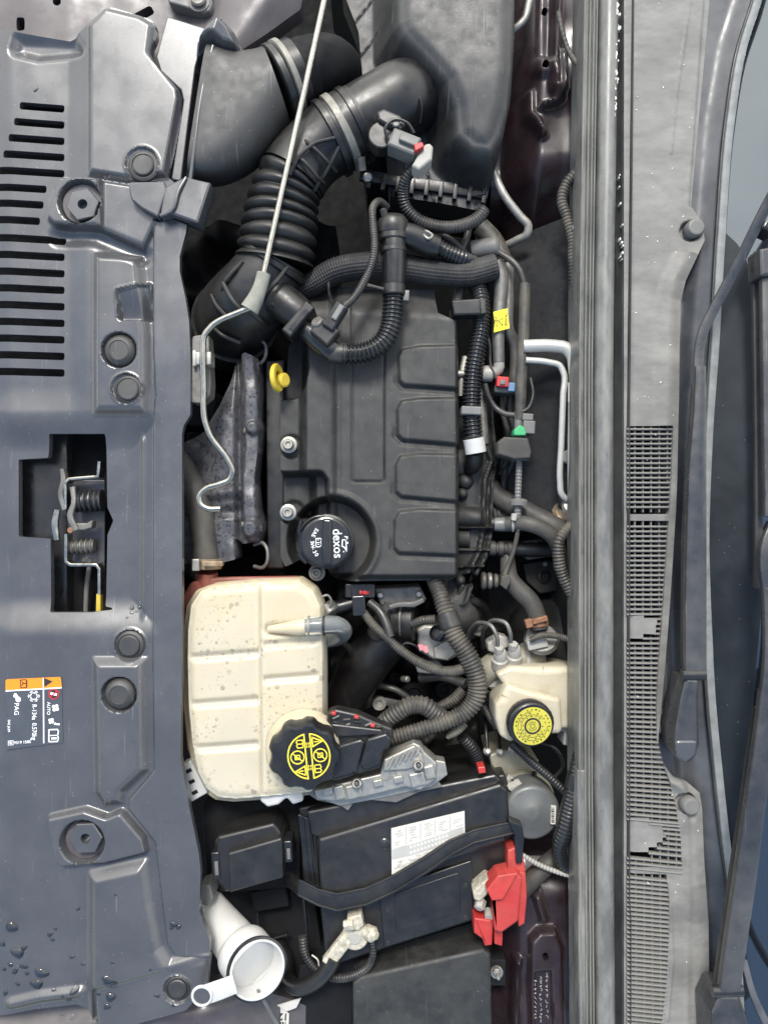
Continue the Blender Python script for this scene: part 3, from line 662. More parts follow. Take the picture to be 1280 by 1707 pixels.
# ================================================================== HOOD PROP ROD
rod = thing('hood_prop_rod', 'bent zinc hood prop rod with grey foam sleeve lying across the intake hose', 'prop rod', 440, 430, .03)
obj('rod', tube([(545, -20, .06), (520, 95, .061), (480, 275, .062), (439, 460, .062)], 4.9, n=16), 'steel', rod)
obj('rod_end', tube([(420, 512, .060), (400, 520, .058), (352, 545, .055), (341, 560, .054), (339, 585, .053), (340, 640, .05), (343, 705, .048), (349, 722, .047), (382, 770, .044), (388, 786, .043), (384, 798, .042), (366, 807, .042), (343, 815, .041), (333, 827, .041), (335, 840, .041), (345, 847, .041), (368, 848, .041)], 5, n=16), 'steel', rod)
obj('sleeve', tube([(440, 456, .062, 11), (434, 478, .062, 11), (425, 500, .061, 13), (416, 516, .06, 15)], 12, n=20), 'sleeve', rod)
cl = thing('rod_clip', 'small bright metal clip gripping the prop rod at the cover edge', 'clip', 338, 598, .03)
obj('clip_base', prism(rp([(320, 560), (348, 556), (352, 640), (350, 660), (336, 672), (318, 672)], 6), .03, .0, 2), 'grey_metal', cl)
for x in (330, 348): obj('jaw', prism(rect(x, 597, 8, 22, 0), .052, .028, 2), 'silver', cl)
obj('tongue', prism(rect(324, 597, 6, 26, 0), .04, .028, 1), 'silver', cl)
# ================================================================== AIR INTAKE
sn = thing('intake_snorkel', 'flared matte grey intake snorkel beside the radiator cover', 'air duct', 410, 190, -.05)
obj('duct', loft([(353, 84, 319, 301, .022, .034, 5), (372, 90, 352, 304, .020, .040, 4), (396, 94, 396, 293, .014, .046, 3), (416, 92, 432, 270, .008, .048, 2.5), (430, 88, 462, 238, .004, .050, 2.1), (440, 85, 484, 204, .002, .050, 2)], 40, sub=10), 'boxlid', sn, 60)
obj('mouth_lip', bar([(356, 78, .050, 5), (345, 120, .052, 5), (335, 170, .054, 5), (326, 240, .054, 5), (318, 302, .05, 6)], 10, 2), 'panel', sn)
axs = Vector((.78, .42, -.15))
for (x, y, r_, m_, w_) in ((466, 142, 65, 'black', 7), (478, 134, 64, 'band', 6), (490, 128, 58, 'black', 10), (505, 120, 52, 'dull', 12)):
    obj('collar', lathe([(r_ - 4, -w_), (r_, -w_ + 2), (r_, w_ - 2), (r_ - 4, w_)], P(x, y, .0), axs, 40), m_, sn)
obj('elbow', tube([(500, 120, -.01, 52), (540, 110, -.03, 50), (570, 130, -.09, 48), (575, 140, -.2, 48)], 50, n=24), 'dull', sn)
CAPO = rp([(327, 97), (330, 72), (343, 54), (370, 38), (392, 58), (405, 84), (400, 94), (374, 92), (356, 79), (343, 86)], 3)
def h_cap(X, Y):
    d = -sdp(X, Y, CAPO); r_ = seg_d(X, Y, [(371, 36), (369, 56), (362, 74)])
    return .020 * sst(0, 12, d) + .012 * np.clip(1 - r_ / 34, 0, 1)
capb = hf(CAPO, h_cap, .036, 1.6, .02)
tag(obj('corner_cap', capb, 'panel', None, 50), 'faceted grey rubber cap at the upper corner of the snorkel mouth', 'cap')
dk = thing('duct_bracket', 'angled black bracket below the snorkel joining the radiator cover', 'bracket', 282, 335, .03)
obj('tongue', prism(rp([(213, 303), (274, 302), (279, 318), (264, 362), (236, 347), (218, 332)], [6, 2, 2, 3, 12, 12]), .052, .03, 3), 'panel', dk)
obj('wedge', prism(rp([(275, 312), (288, 304), (309, 294), (352, 304), (330, 372), (284, 356), (266, 362)], 3), .055, .02, 4), 'panel', dk)
obj('rib', bar([(268, 360, .055, 6), (286, 352, .057, 6), (298, 318, .058, 6), (311, 296, .056, 5)], 6, 2), 'panel', dk)

# ---- air filter box
bx = thing('air_filter_box', 'large matte black air filter box at the top edge', 'air box', 730, 140, -.12)
LID = [(664, -60), (665, 66), (672, 84), (700, 112), (742, 158), (757, 198), (762, 238), (786, 258), (812, 262), (826, 240), (838, 200), (845, 140), (847, 60), (848, -60)]
BODY = [(566, -60), (596, 20), (604, 110), (640, 180), (650, 300), (812, 332), (828, 272), (845, 190), (851, 80), (851, -60)]
def h_box(X, Y):
    d = sdp(X, Y, LID)
    h = .045 - .085 * sst(-4, 46, d) - .02 * (sst(-30, 0, d)) ** 2 * .35
    h -= .05 * sst(60, 260, d)
    h += .0035 * (1 - sst(0, 2.2, np.abs(((X * .78 + Y * .62) % 44) - 22))) * sst(20, 40, d) * (X < 660)
    h += .003 * (1 - sst(0, 2.2, np.abs(((X * .85 - Y * .2) % 30) - 15))) * sst(20, 40, d) * (Y > 250)
    h -= .014 * sst(140, 262, Y) * (1 - sst(-10, 30, d))
    return h
obj('housing', hf(BODY, h_box, .0, 2.4, .06), 'boxlid', bx, 60)
obj('lower_box', prism([(545, -60), (600, 0), (596, 200), (610, 296), (812, 336), (840, 200), (845, -60)], -.075, -.25, 3), 'dull', bx)
obj('seam_flange', bar([(600, 292, -.045, 20), (680, 305, -.045, 20), (760, 316, -.045, 20), (812, 325, -.045, 18)], 10, 2), 'black', bx)
for i in range(9):
    x = 615 + i * 24; obj('flange_clip', prism(rect(x, 300 + (x - 615) * .13, 7, 26, 8), -.036, -.06, 1), 'black', bx)
obj('wire_clip', tube([(809, 268, -.03), (810, 322, -.035), (790, 326, -.035)], 1.6, smooth=False), 'black', bx)
# outlet stub + clamp
ax_d = (P(560, 226, 0) - P(668, 165, 0)).normalized()
obj('outlet_stub', tube([(706, 186, -.07, 46), (694, 168, -.035, 54), (672, 162, -.006, 58), (640, 179, .0, 58), (560, 226, .0, 58)], 58, n=36), 'black', bx)
obj('stub_seam', tube([(700, 205, .018), (703, 180, .03), (694, 150, .034), (672, 122, .02)], 1.5), 'black', bx)
hz = thing('intake_hose', 'ribbed black rubber intake hose with bellows and elbow', 'intake hose', 460, 400, -.2)
hl = [(600, 204, .0, 60), (575, 217, .0, 61), (556, 229, .0, 61), (540, 240, .0, 58), (520, 256, .0, 57), (502, 276, .0, 57), (490, 294, .0, 58)]
obj('upper_elbow', tube(hl, 58, n=40), 'rubber', hz)
for (p0, m_, r_, w_) in (((590, 210), 'black', 64, 6), ((568, 222), 'band', 64.5, 7), ((553, 231), 'rubber', 65, 6)):
    obj('clamp_band' if m_ == 'band' else 'cuff', lathe([(r_ - 4, -w_), (r_, -w_ + 1.5), (r_, w_ - 1.5), (r_ - 4, w_)], P(*p0, .0), ax_d, 48), m_, hz)
sc_ = obj('clamp_screw', tube([(601, 262, .02), (604, 284, .012)], 7), 'grey_metal', hz)
obj('screw_head', lathe([(8, -4), (8, 2), (6, 4)], P(613, 296, .012), (.2, -.3, 1)), 'steel', sc_)
obj('screw_slot', prism(rect(613.4, 296.6, 11, 1.8, 5), .0157, .0145, 0), 'kprint', sc_)
# bellows
pts = [(*P(490, 292, 0), 58 * S), (*P(482, 306, 0), 58 * S), (*P(474, 330, 0), 60 * S), (*P(468, 360, 0), 63 * S), (*P(464, 395, 0), 65 * S), (*P(458, 436, -.004), 66 * S)]
sp = spline(pts, .0011); d = np.r_[0, np.cumsum(np.linalg.norm(np.diff(sp[:, :3], axis=0), axis=1))]; t = d / d[-1]
rad = sp[:, 3] * (1 - .17 * np.abs(np.sin(np.pi * (t * 7.0))) ** .55 * 0 - .17 * (1 - np.abs(np.sin(np.pi * t * 7.5)) ** .7))
a = np.linspace(0, 2 * np.pi, 44, endpoint=False); cc = np.column_stack([np.cos(a), np.sin(a)])
obj('bellows', sweep(sp[:, :3], [cc * x for x in rad]), 'rubber', hz, 80)
obj('lower_elbow', tube([(459, 432, -.004, 56), (452, 446, -.006, 57), (436, 470, -.010, 60), (416, 498, -.022, 66), (398, 522, -.05, 70), (388, 540, -.10, 70), (384, 552, -.2, 70)], 60, n=44), 'rubber', hz)
obj('cuff', lathe([(56, -6), (62, -4), (62, 3), (57, 6)], P(457, 440, -.005), (P(436, 470, -.01) - P(460, 430, -.004)), 44), 'rubber', hz)
obj('end_cuff', tube([(392, 534, -.075, 76), (388, 548, -.12, 76), (386, 556, -.2, 76)], 76, n=44), 'rubber', hz)
for q in ([(405, 436, .035), (376, 470, .032), (368, 500, .01)], [(372, 472, .036), (392, 506, .046), (408, 522, .042)], [(478, 446, .036), (460, 470, .046), (440, 490, .048)], [(452, 505, .036), (470, 520, .022)], [(418, 520, .040), (436, 536, .025), (448, 544, .0)],
          [(352, 492, .012), (360, 508, .018), (376, 526, .022)], [(350, 540, -.01), (372, 560, .0), (400, 572, -.01)]):
    obj('rib', tube(q, 3.6, n=8), 'rubber', hz)
for q in ([(484, 292, .049), (498, 262, .054), (524, 240, .053), (558, 230, .049)], [(566, 245, .049), (548, 280, .040), (524, 318, .022)], [(498, 226, .034), (520, 244, .052), (548, 272, .043), (560, 286, .03)], [(484, 258, .036), (505, 268, .053), (530, 296, .042), (540, 306, .03)], [(500, 212, .022), (490, 230, .022)]):
    obj('rib', tube(q, 3.2, n=8), 'rubber', hz)
# breather port on the elbow
pv = obj('breather_port', tube([(462, 496, .01, 30), (486, 514, .015, 29), (502, 526, .016, 27)], 28, n=28), 'rubber', hz)
obj('port_collar', prism(rp(rect(497, 531, 20, 64, 40), 3), .046, -.01, 3), 'black', pv)
obj('collar_window', prism(rp(rect(499, 533, 9, 44, 40), 2), .0475, .04, 1), 'black_gloss', pv)

# ---- mass air flow sensor
mf = thing('air_flow_sensor', 'air flow sensor with grey connector and red lock on the outlet stub', 'sensor', 660, 225, .03)
obj('boss', lathe([(21, -30), (21, 2), (19, 4)], P(636, 226, .062)), 'black', mf)
obj('mount_ear', prism(rp([(627, 186), (640, 180), (668, 192), (676, 208), (668, 218), (650, 212), (630, 200)], 5), .072, .035, 4), 'black', mf)
obj('screw', lathe([(6, -2), (6, 2), (4, 3)], P(660, 206, .074)), 'grey_metal', mf)
obj('clip_loop', tube([(648, 236, .072), (642, 214, .076), (655, 200, .077), (680, 206, .077), (690, 222, .074)], 2.4), 'black', mf)
cn = obj('connector_body', prism(rp(rect(674, 235, 50, 32, 22), 4), .078, .045, 4), 'grey', mf)
obj('connector_rear', prism(rp([(694, 262), (708, 240), (716, 238), (722, 244), (720, 266), (698, 284), (686, 276)], 4), .080, .05, 4), 'lightgrey', mf)
obj('connector_latch', prism(rp(rect(682, 232, 34, 14, 22), 3), .084, .076, 2), 'grey', cn)
obj('red_lock', prism(rp([(690, 240), (704, 236), (707, 244), (692, 252)], 2), .087, .078, 1.5), 'redlock', cn)
tag(obj('sensor_conduit', tube([(694, 276, .055, 9), (680, 292, .045, 9.5), (672, 318, .03, 10), (676, 345, .02, 10), (696, 366, .015, 11), (730, 378, .012, 11), (770, 376, .012, 11), (798, 362, .01, 11), (808, 348, .01, 10)], 10, (5, .14)), 'conduit', None, 70),
    'thick black conduit looping from the red-locked sensor connector', 'conduit')
# ================================================================== ENGINE COVER
ENG = [(545, 470), (725, 476), (730, 520), (764, 538), (766, 700), (765, 964), (750, 969), (560, 971), (546, 966), (540, 946), (516, 950), (498, 935), (470, 948), (462, 930), (462, 660), (470, 560), (500, 500)]
ez = thing('engine_cover', 'dark matte engine cover with four raised pads along its right side', 'engine cover', 620, 740, -.06)
PADS = [[(668, 582), (700, 576), (790, 574), (790, 652), (672, 644), (664, 636), (662, 596)], [(668, 667), (700, 663), (790, 662), (790, 745), (670, 735), (661, 726), (660, 682)],
        [(666, 759), (700, 755), (790, 757), (790, 840), (668, 829), (658, 820), (658, 775)], [(664, 851), (700, 847), (790, 850), (790, 928), (664, 923), (656, 914), (656, 866)]]
NOTCH = rp([(440, 786), (535, 786), (545, 800), (545, 866), (440, 866)], 10)
DIP = rp([(430, 520), (506, 520), (512, 610), (506, 640), (488, 656), (430, 660)], 14)
def h_eng(X, Y):
    h = np.zeros(X.shape)
    for p in PADS:
        d = sdp(X, Y, p); h += .006 * (1 - sst(-5, 1.5, d)); h -= .0028 * (1 - sst(0, 7, np.abs(d - 3))) * sst(10, 30, Y - np.mean([q[1] for q in p]))
    h -= .010 * (1 - sst(548, 572, X)); h += .002 * (1 - sst(0, 7, np.abs(X - 561)))
    lab = sdb(X, Y, 613.5, 640, 27, 163, 0, 5); h -= .0022 * (1 - sst(.6, 2.6, np.abs(lab)))
    h -= .0012 * (1 - sst(-1, 1, lab))
    h -= .030 * (1 - sst(492, 512, X + np.where(Y > 786, -14, 0) * (Y < 870) + 0))
    h -= .032 * (1 - sst(-7, 4, sdp(X, Y, NOTCH))); h -= .045 * (1 - sst(-7, 4, sdp(X, Y, DIP)))
    dc = np.hypot(X - 549, Y - 903); h -= .040 * (1 - sst(66, 78, dc)) ; h += .003 * (1 - sst(0, 8, np.abs(dc - 82))) * (X > 545)
    h -= .018 * sst(-6, 2, X - 764) + .02 * sst(957, 968, Y) + .022 * (1 - sst(486, 536, Y + (760 - X) * .06)) * (X > 500)
    for (x, y) in ((481, 741), (480, 854), (528, 955)):
        d = np.hypot(X - x, Y - y); h -= .004 * (1 - sst(15, 24, d))
    h += vnoise(X, Y, 90, 8) * .001
    return h
obj('cover_shell', hf(ENG, h_eng, 0., 1.8, .05), 'pad_plastic', ez, 60)
for (x, y, m_) in ((481, 741, 'silver'), (480, 854, 'silver'), (528, 955, 'grey_metal')):
    b_ = obj('bolt', lathe([(14, -12), (14, -4), (9, -3), (9, 6), (7.5, 8), (5, 8), (4, 4)], P(x, y, -.026)), m_, ez)
# ---- oil filler cap
oc = thing('oil_filler_cap', 'glossy black oil filler cap with white printing on the engine cover', 'oil cap', 543, 903, -.04)
ax_o = Vector((0, 0, 1)); cz = .018
obj('cap_body', lathe([(38, -46), (40, -12), (42, -4), (41, -1), (38, 0)], P(543, 904, cz), ax_o, 48), 'black_gloss', oc)
obj('neck', lathe([(46, -50), (46, -34), (36, -30)], P(541, 904, cz), ax_o, 40), 'black', oc)
obj('grip_bar', prism(rp([(538, 864), (553, 865), (552, 943), (537, 943), (535, 904)], 4), cz + .0045, cz - .004, 4), 'black_gloss', oc)
obj('seat_bracket', bar([(503, 868, -.015, 6), (499, 884, -.015, 7), (506, 905, -.015, 6), (500, 925, -.015, 8), (512, 938, -.015, 7)], 12, 2), 'black_gloss', oc)
obj('seat_arc', tube([(500, 885, -.005), (510, 872, -.003), (526, 862, -.002), (540, 860, -.003)], 3), 'black_gloss', oc)
zt = cz + .0006
text('print', 'dexos', 21, 562.5, 906, zt + .0004, -87, 'wprint', oc, bold=.12, sx=.95)
ch_ang = np.linspace(-38, 38, 9)
for k, ch in enumerate('SAE 5W-30'):
    if ch == ' ': continue
    th = R(ch_ang[k]); x = 554.5 - 34 * math.cos(th); y = 904 + 34 * math.sin(th)
    text('print', ch, 8.8, x, y, zt + .0003, -90 + ch_ang[k], 'wprint', oc, bold=.1)
b = MB()
for q in ([(526, 897), (527.4, 897), (527.4, 912), (526, 912)], [(527, 897), (534, 896.6), (534, 898), (527, 898.4)], [(527, 904), (533, 903.8), (533, 905), (527, 905.2)], [(527, 911), (534, 910.6), (534, 912), (527, 912.3)], [(534, 896.6), (536.6, 899), (535.4, 904.4), (536.6, 908), (534, 912), (533.4, 910.8), (535.2, 908), (534, 904.4), (535.2, 899.5), (533.4, 898)],
          [(529, 899.5), (532.5, 899.4), (532.5, 900.4), (529, 900.5)], [(529, 907), (532.5, 906.9), (532.5, 907.9), (529, 908)]): flatpoly(q, zt, b)
obj('manual_symbol', b, 'wprint', oc)
b = MB()
for q in ([(570, 899), (571.6, 899), (571, 911), (569.4, 911)], [(570, 898.6), (577, 899.4), (577, 901), (570, 900.2)], [(570, 910), (574, 911), (579, 919), (577.6, 920), (573.4, 912.6), (569.4, 911.4)], [(575.5, 899.4), (577, 899.4), (577.6, 908), (578.6, 919), (577, 919), (576.2, 908)], [(574, 893.5), (580, 894.6), (579, 899), (577.4, 898.7), (578, 896), (574, 895.2)], [(577, 904), (580, 903), (580.6, 906), (577.4, 906.4)], [(572, 919), (574, 918.6), (574, 920.6), (572, 920.6)]): flatpoly(q, zt, b)
obj('oil_can_symbol', b, 'wprint', oc)
# ---- dipstick
ds = thing('dipstick_handle', 'yellow plastic dipstick ring handle left of the engine cover', 'dipstick', 465, 632, -.08)
obj('ring', lathe([(22, -4), (24, -2), (24, 2), (22, 4), (14, 4), (13, 2), (13, -2), (14, -4)], P(462, 630, -.005), (1, .05, .28), 28), 'yellow', ds)
obj('grip', lathe([(9, -10), (12, -8), (12, 6), (9, 8)], P(471, 634, -.012), (.7, 0, .6), 20), 'yellow', ds)
obj('tube', tube([(470, 636, -.03), (468, 640, -.16)], 7), 'grey_metal', ds)

# ================================================================== HEAT SHIELD + FRONT OF ENGINE
sh = thing('exhaust_heat_shield', 'oil-speckled grey metal exhaust heat shield below the hooked rod end', 'heat shield', 380, 760, -.2)
SH = [(296, 742), (345, 722), (372, 680), (388, 640), (398, 606), (418, 598), (437, 606), (440, 660), (438, 700), (441, 716), (436, 760), (432, 800), (436, 850), (444, 880), (438, 902), (410, 905), (398, 895), (400, 930), (360, 940), (296, 940)]
def h_sh(X, Y):
    h = .035 * sst(300, 380, X) - .05 * sst(720, 560, Y) * sst(420, 380, X)
    r = seg_d(X, Y, [(420, 600), (427, 660), (426, 715), (428, 750), (424, 800), (424, 850), (428, 890)])
    h += .010 * (1 - sst(8, 14, r)); h -= .012 * (1 - sst(0, 9, np.abs(X - 404 - (Y - 700) * .01)))
    h += .010 * (1 - sst(0, 16, seg_d(X, Y, [(330, 828), (400, 820)]))) - .008 * (1 - sst(0, 14, seg_d(X, Y, [(330, 858), (400, 852)]))) + vnoise(X, Y, 45, 4) * .014 + vnoise(X, Y, 16, 6) * .003
    h += .012 * (1 - sst(10, 16, np.hypot(X - 426, Y - 880))) + .008 * (1 - sst(8, 12, np.hypot(X - 430, Y - 718)))
    return h
obj('shield', hf(SH, h_sh, -.07, 2.5, .06), 'shield', sh, 70)
for (x, y) in ((417, 718), (413, 874)):
    b_ = obj('bolt', lathe([(8, -6), (8, 3), (5, 4), (5, 10), (4, 11)], P(x, y, -.035), (-.85, 0, .4), 16), 'beige', sh)
for q in ([(412, 575, -.05), (418, 568, -.04), (432, 566, -.035), (441, 572, -.035), (441, 598, -.04), (434, 606, -.045), (425, 606, -.05)], [(424, 908, -.05), (438, 905, -.04), (444, 912, -.035), (444, 940, -.035), (438, 946, -.04), (424, 944, -.05)]):
    b_ = tag(obj('lifting_eye', tube(q, 3.2, n=10), 'grey_metal', None), 'bent wire lifting eye ' + ('under the intake hose, above the yellow dipstick' if q[0][1] < 700 else 'above the coolant tank, left of the oil cap'), 'lifting eye', 'engine lifting eyes')
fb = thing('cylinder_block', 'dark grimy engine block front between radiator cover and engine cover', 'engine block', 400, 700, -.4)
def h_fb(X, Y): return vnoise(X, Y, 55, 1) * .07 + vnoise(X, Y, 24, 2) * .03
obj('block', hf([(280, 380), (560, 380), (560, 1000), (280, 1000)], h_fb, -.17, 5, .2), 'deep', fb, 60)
obj('ledge', prism([(442, 600), (474, 600), (474, 948), (446, 948)], -.07, -.2, 4), 'black', fb)
obj('boss', prism(rp(rect(335, 680, 46, 60), 6), -.06, -.2, 4), 'dull', fb)
obj('boss', prism(rp(rect(325, 735, 30, 30), 6), -.08, -.2, 4), 'dull', fb)
# upper radiator hose
rh = thing('radiator_hose', 'dusty black upper radiator hose left of the heat shield', 'hose', 335, 860, -.12)
obj('hose', tube([(262, 735, -.08, 24), (295, 770, -.07, 24), (318, 805, -.055, 23), (334, 850, -.045, 23), (341, 890, -.04, 22), (344, 934, -.036, 22)], 23, n=28), 'hose_dusty', rh)
kb = obj('hose_clamp', lathe([(24, -9), (25.5, -8), (25.5, 8), (24, 9)], P(345, 940, -.036), (0, 1, 0), 32), 'tan', rh)
obj('clamp_ear', prism(rp(rect(326, 942, 12, 20, 0), 2), -.002, -.014, 1.5), 'silver', kb)
obj('clamp_ear', prism(rp(rect(354, 940, 34, 9, 0), 2), .0, -.01, 1.5), 'tan', kb)

# ================================================================== HOSES OVER THE ENGINE
br_ = thing('breather_hose', 'corrugated black breather hose curving over the engine cover', 'hose', 630, 480, -.01)
obj('corrugated_tube', tube([(572, 589, .028), (592, 590, .028), (618, 584, .028), (640, 568, .028), (651, 545, .028), (655, 515, .028), (656, 490, .028)], 18, (6.6, .2), n=26), 'black_gloss', br_, 80)
obj('straight_cuff', tube([(548, 588, .028, 16), (572, 589, .028, 17), (580, 590, .028, 16)], 16, n=24), 'conduit', br_)
obj('elbow', tube([(506, 545, .022, 16), (530, 566, .026, 19), (552, 584, .028, 19), (566, 588, .028, 15)], 18, n=24, smooth=False), 'black_gloss', br_)
obj('stem', tube([(656, 496, .028, 15), (657, 470, .030, 17), (658, 440, .032, 18), (657, 405, .034, 18), (655, 380, .034, 17)], 17, n=26), 'black', br_)
for (y, r_, hh) in ((393, 24, 9), (418, 22, 5), (484, 20, 9)):
    obj('collar', lathe([(r_ - 2, -hh), (r_, -hh + 2), (r_, hh - 2), (r_ - 2, hh)], P(656, y, .031), (0, 1, 0), 28), 'black', br_)
obj('head', lathe([(24, -14), (25, -6), (24, 6), (17, 14), (8, 16)], P(655, 374, .033), (0, 1, .1), 28), 'black', br_)
obj('nipple', lathe([(6, -8), (6, 8), (4, 10)], P(641, 358, .045), (-.3, 1, .3), 14), 'black', br_)
obj('side_arm', tube([(662, 388, .028, 20), (690, 396, .024, 20), (716, 408, .02, 19), (730, 412, .018, 17)], 19, n=24), 'black', br_)
obj('wire_clamp', tube([(704, 384, .03), (712, 386, .035), (720, 392, .034), (714, 398, .04), (704, 390, .036)], 2.2, n=8), 'silver', br_)
obj('branch', tube([(722, 408, .018), (745, 420, .014), (768, 430, .006), (790, 442, -.02), (800, 470, -.05)], 14, (6, .18), n=20), 'black_gloss', br_, 80)
obj('tie_strap', bar([(606, 474, .04, 7), (620, 477, .044, 5), (640, 482, .05, 5)], 3, 1), 'conduit', br_)
obj('strap_lock', prism(rect(677, 492, 10, 18, 4), .036, .02, 2), 'grey', br_)
sg = thing('pressure_sensor', 'small black pressure sensor with clip connector on the breather elbow', 'sensor', 545, 545, .03)
obj('sensor_body', prism(rp(rect(541, 552, 40, 34, 40), 5), .056, .03, 4), 'black', sg)
obj('connector', prism(rp(rect(558, 526, 48, 22, -58), 3), .062, .04, 3), 'black_gloss', sg)
obj('latch', prism(rp(rect(563, 520, 28, 10, -58), 2), .067, .055, 2), 'grey', sg)
obj('neck', lathe([(10, -8), (10, 6), (8, 8)], P(531, 540, .05), (-.4, .5, .7), 18), 'grey_metal', sg)
tag(obj('sensor_lead', tube([(573, 512, .05), (590, 496, .047), (606, 470, .044), (618, 445, .042), (624, 415, .042), (622, 375, .04), (622, 345, .036), (632, 336, .025), (645, 346, .01)], 6.5, (4, .1)), 'conduit', None, 70), 'thin ribbed lead rising from the small pressure sensor', 'wire')
tag(obj('coolant_hose', tube([(480, 490, -.03, 19), (515, 476, -.018, 20), (560, 452, -.008, 22), (610, 443, -.004, 22), (670, 446, -.004, 22), (730, 454, -.004, 22), (780, 456, -.006, 22), (826, 444, -.008, 21)], 22, (4.2, .035), n=96, ribs=(24, .022)), 'braid', None), 'thick braided black coolant hose running under the breather pipe', 'hose')
cv = thing('wiring_conduit', 'corrugated black wiring conduit with white tape beside the engine cover', 'conduit', 795, 610, -.06)
obj('corrugated_tube', tube([(784, 462, -.03, 14), (797, 482, -.02, 15), (803, 515, -.012, 15), (802, 545, -.01, 15), (795, 585, -.008, 16), (788, 625, -.008, 16), (786, 665, -.008, 16), (786, 700, -.008, 16), (790, 738, -.01, 16)], 15, (6.3, .2), n=24), 'black_gloss', cv, 80)
obj('white_tape', tube([(789, 731, -.010), (793, 755, -.012)], 18, n=24), 'white', cv)
obj('tail', tube([(791, 752, -.012, 15), (790, 770, -.025, 15), (780, 780, -.06, 14)], 15, n=20), 'rubber', cv)
obj('retainer', prism(rp(rect(786, 684, 34, 14, 2), 2), .012, -.02, 2), 'grey', cv)
obj('holder', prism(rp([(752, 500), (800, 497), (806, 503), (808, 518), (802, 524), (756, 525)], 3), .012, -.015, 3), 'black_gloss', cv)
obj('holder_tab', prism(rp([(799, 497), (809, 499), (811, 522), (801, 524)], 2), .016, -.01, 2), 'conduit', cv)
tag(obj('vent_pipe', tube([(770, 468, -.03), (762, 500, -.025), (757, 530, -.03), (754, 560, -.05)], 9), 'dusty', None), 'short dusty pipe dropping behind the wiring conduit holder', 'pipe')
# heater pipes
hp = thing('heater_pipe', 'grey coolant pipe with yellow warning label beside the firewall', 'pipe', 830, 530, -.1)
obj('pipe', tube([(826, 440, -.02, 14), (834, 456, -.018, 13), (835, 480, -.018, 12), (832, 520, -.018, 11), (830, 560, -.018, 10.5), (831, 604, -.02, 10)], 11, n=20), 'grey_metal', hp)
obj('elbow', tube([(831, 600, -.02), (830, 616, -.022), (822, 622, -.024), (805, 623, -.026)], 9.5, n=18), 'lightgrey', hp)
obj('union', lathe([(13, -9), (14, -7), (14, 7), (12, 9)], P(812, 623, -.026), (1, 0, 0), 20), 'lightgrey', hp)
obj('second_pipe', tube([(846, 440, -.035), (846, 500, -.035), (848, 555, -.035), (856, 570, -.04), (858, 640, -.05)], 11, n=18), 'grey_metal', hp)
yl = obj('warning_label', prism([(822, 520), (845, 514), (847, 530), (849, 547), (823, 554), (824, 536)], -.0045, -.0065, 0), 'ylabel', hp)
b = flatpoly([(829, 534), (838, 530), (838, 544)], -.0040); obj('triangle', b, 'kprint', yl)
obj('triangle_field', flatpoly([(831, 534.4), (836.8, 532), (836.8, 541)], -.0037), 'ylabel', yl)
text('print', 'CAUTION', 6, 843, 532, -.0040, -93, 'kprint', yl, sx=.8)
text('print', 'HOT', 8, 826, 537, -.0040, -88, 'kprint', yl)
tag(obj('grey_strut', tube([(800, 378, -.06, 17), (820, 400, -.06, 18), (842, 440, -.05, 15)], 16), 'dusty', None), 'dull grey strut slanting down behind the end of the braided hose', 'strut')
for q in ([(720, 385, -.01), (750, 400, -.015), (772, 418, -.02), (800, 440, -.05)], [(784, 365, -.02), (778, 395, -.02), (770, 418, -.02)]):
    tag(obj('branch_tube', tube(q, 6), 'conduit', None), ('thin black tube crossing from the sensor conduit toward the braided hose' if q[0][0] == 720 else 'short thin tube hanging straight below the sensor conduit loop'), 'tube')
tag(obj('plug_cap', lathe([(15, -26), (17, -22), (17, 16), (12, 20)], P(812, 414, -.02), (1, .1, .25), 24), 'grey', None), 'round grey plug beside the braided hose end', 'plug')
# purge line
pg = thing('vapour_line', 'long vertical grey vapour line with solenoid valve and green clip', 'vapour line', 868, 640, -.1)
obj('top_bend', tube([(815, 412, -.02), (836, 424, -.012), (856, 438, -.006), (868, 455, -.004), (874, 478, -.004)], 5.5), 'conduit', pg)
obj('sleeve', tube([(875, 473, -.004, 9), (873, 540, -.004, 9.5), (869, 620, -.004, 9.5), (866, 688, -.004, 8.5), (865, 700, -.004, 7.5)], 9, n=18), 'dusty', pg)
obj('stub', tube([(865, 684, -.004), (863, 735, -.006)], 7.5), 'grey', pg)
obj('green_clip', prism(rp([(856, 726), (857, 716), (866, 708), (874, 712), (877, 722), (876, 726)], 3), .012, -.012, 2), 'green', pg)
vb = obj('valve_body', prism(rp([(830, 738), (840, 728), (880, 730), (886, 752), (884, 764), (858, 766), (830, 757)], 3), .014, -.03, 3), 'hose_dusty', pg)
obj('valve_plug', prism(rp(rect(882, 712, 20, 22, 3), 2), .008, -.02, 2), 'grey', vb)
obj('valve_head', prism(rp(rect(880, 695, 18, 12, 3), 2), .006, -.02, 2), 'grey', vb)
obj('valve_collar', lathe([(16, -9), (16, 3), (14, 6)], P(866, 762, -.006), (0, -1, 0), 24), 'motor', vb)
obj('lower_stub', tube([(865, 768, -.008, 5.5), (864, 800, -.010, 6), (863, 826, -.010, 6), (863, 870, -.012, 5.5), (864, 880, -.014, 4)], 6, (6, .12)), 'grey', pg)
obj('grommet', lathe([(15, -5), (15, 2), (9, 5)], P(864, 836, -.010), (0, 1, .1), 22), 'grey', pg)
obj('lower_tube', tube([(864, 868, -.014), (862, 890, -.016), (855, 920, -.02), (846, 945, -.022), (838, 968, -.024)], 4, n=12), 'dusty', pg)
obj('end_fitting', prism(rp([(836, 960), (848, 958), (852, 968), (844, 984), (834, 976)], 2), -.012, -.04, 2), 'hose_dusty', pg)
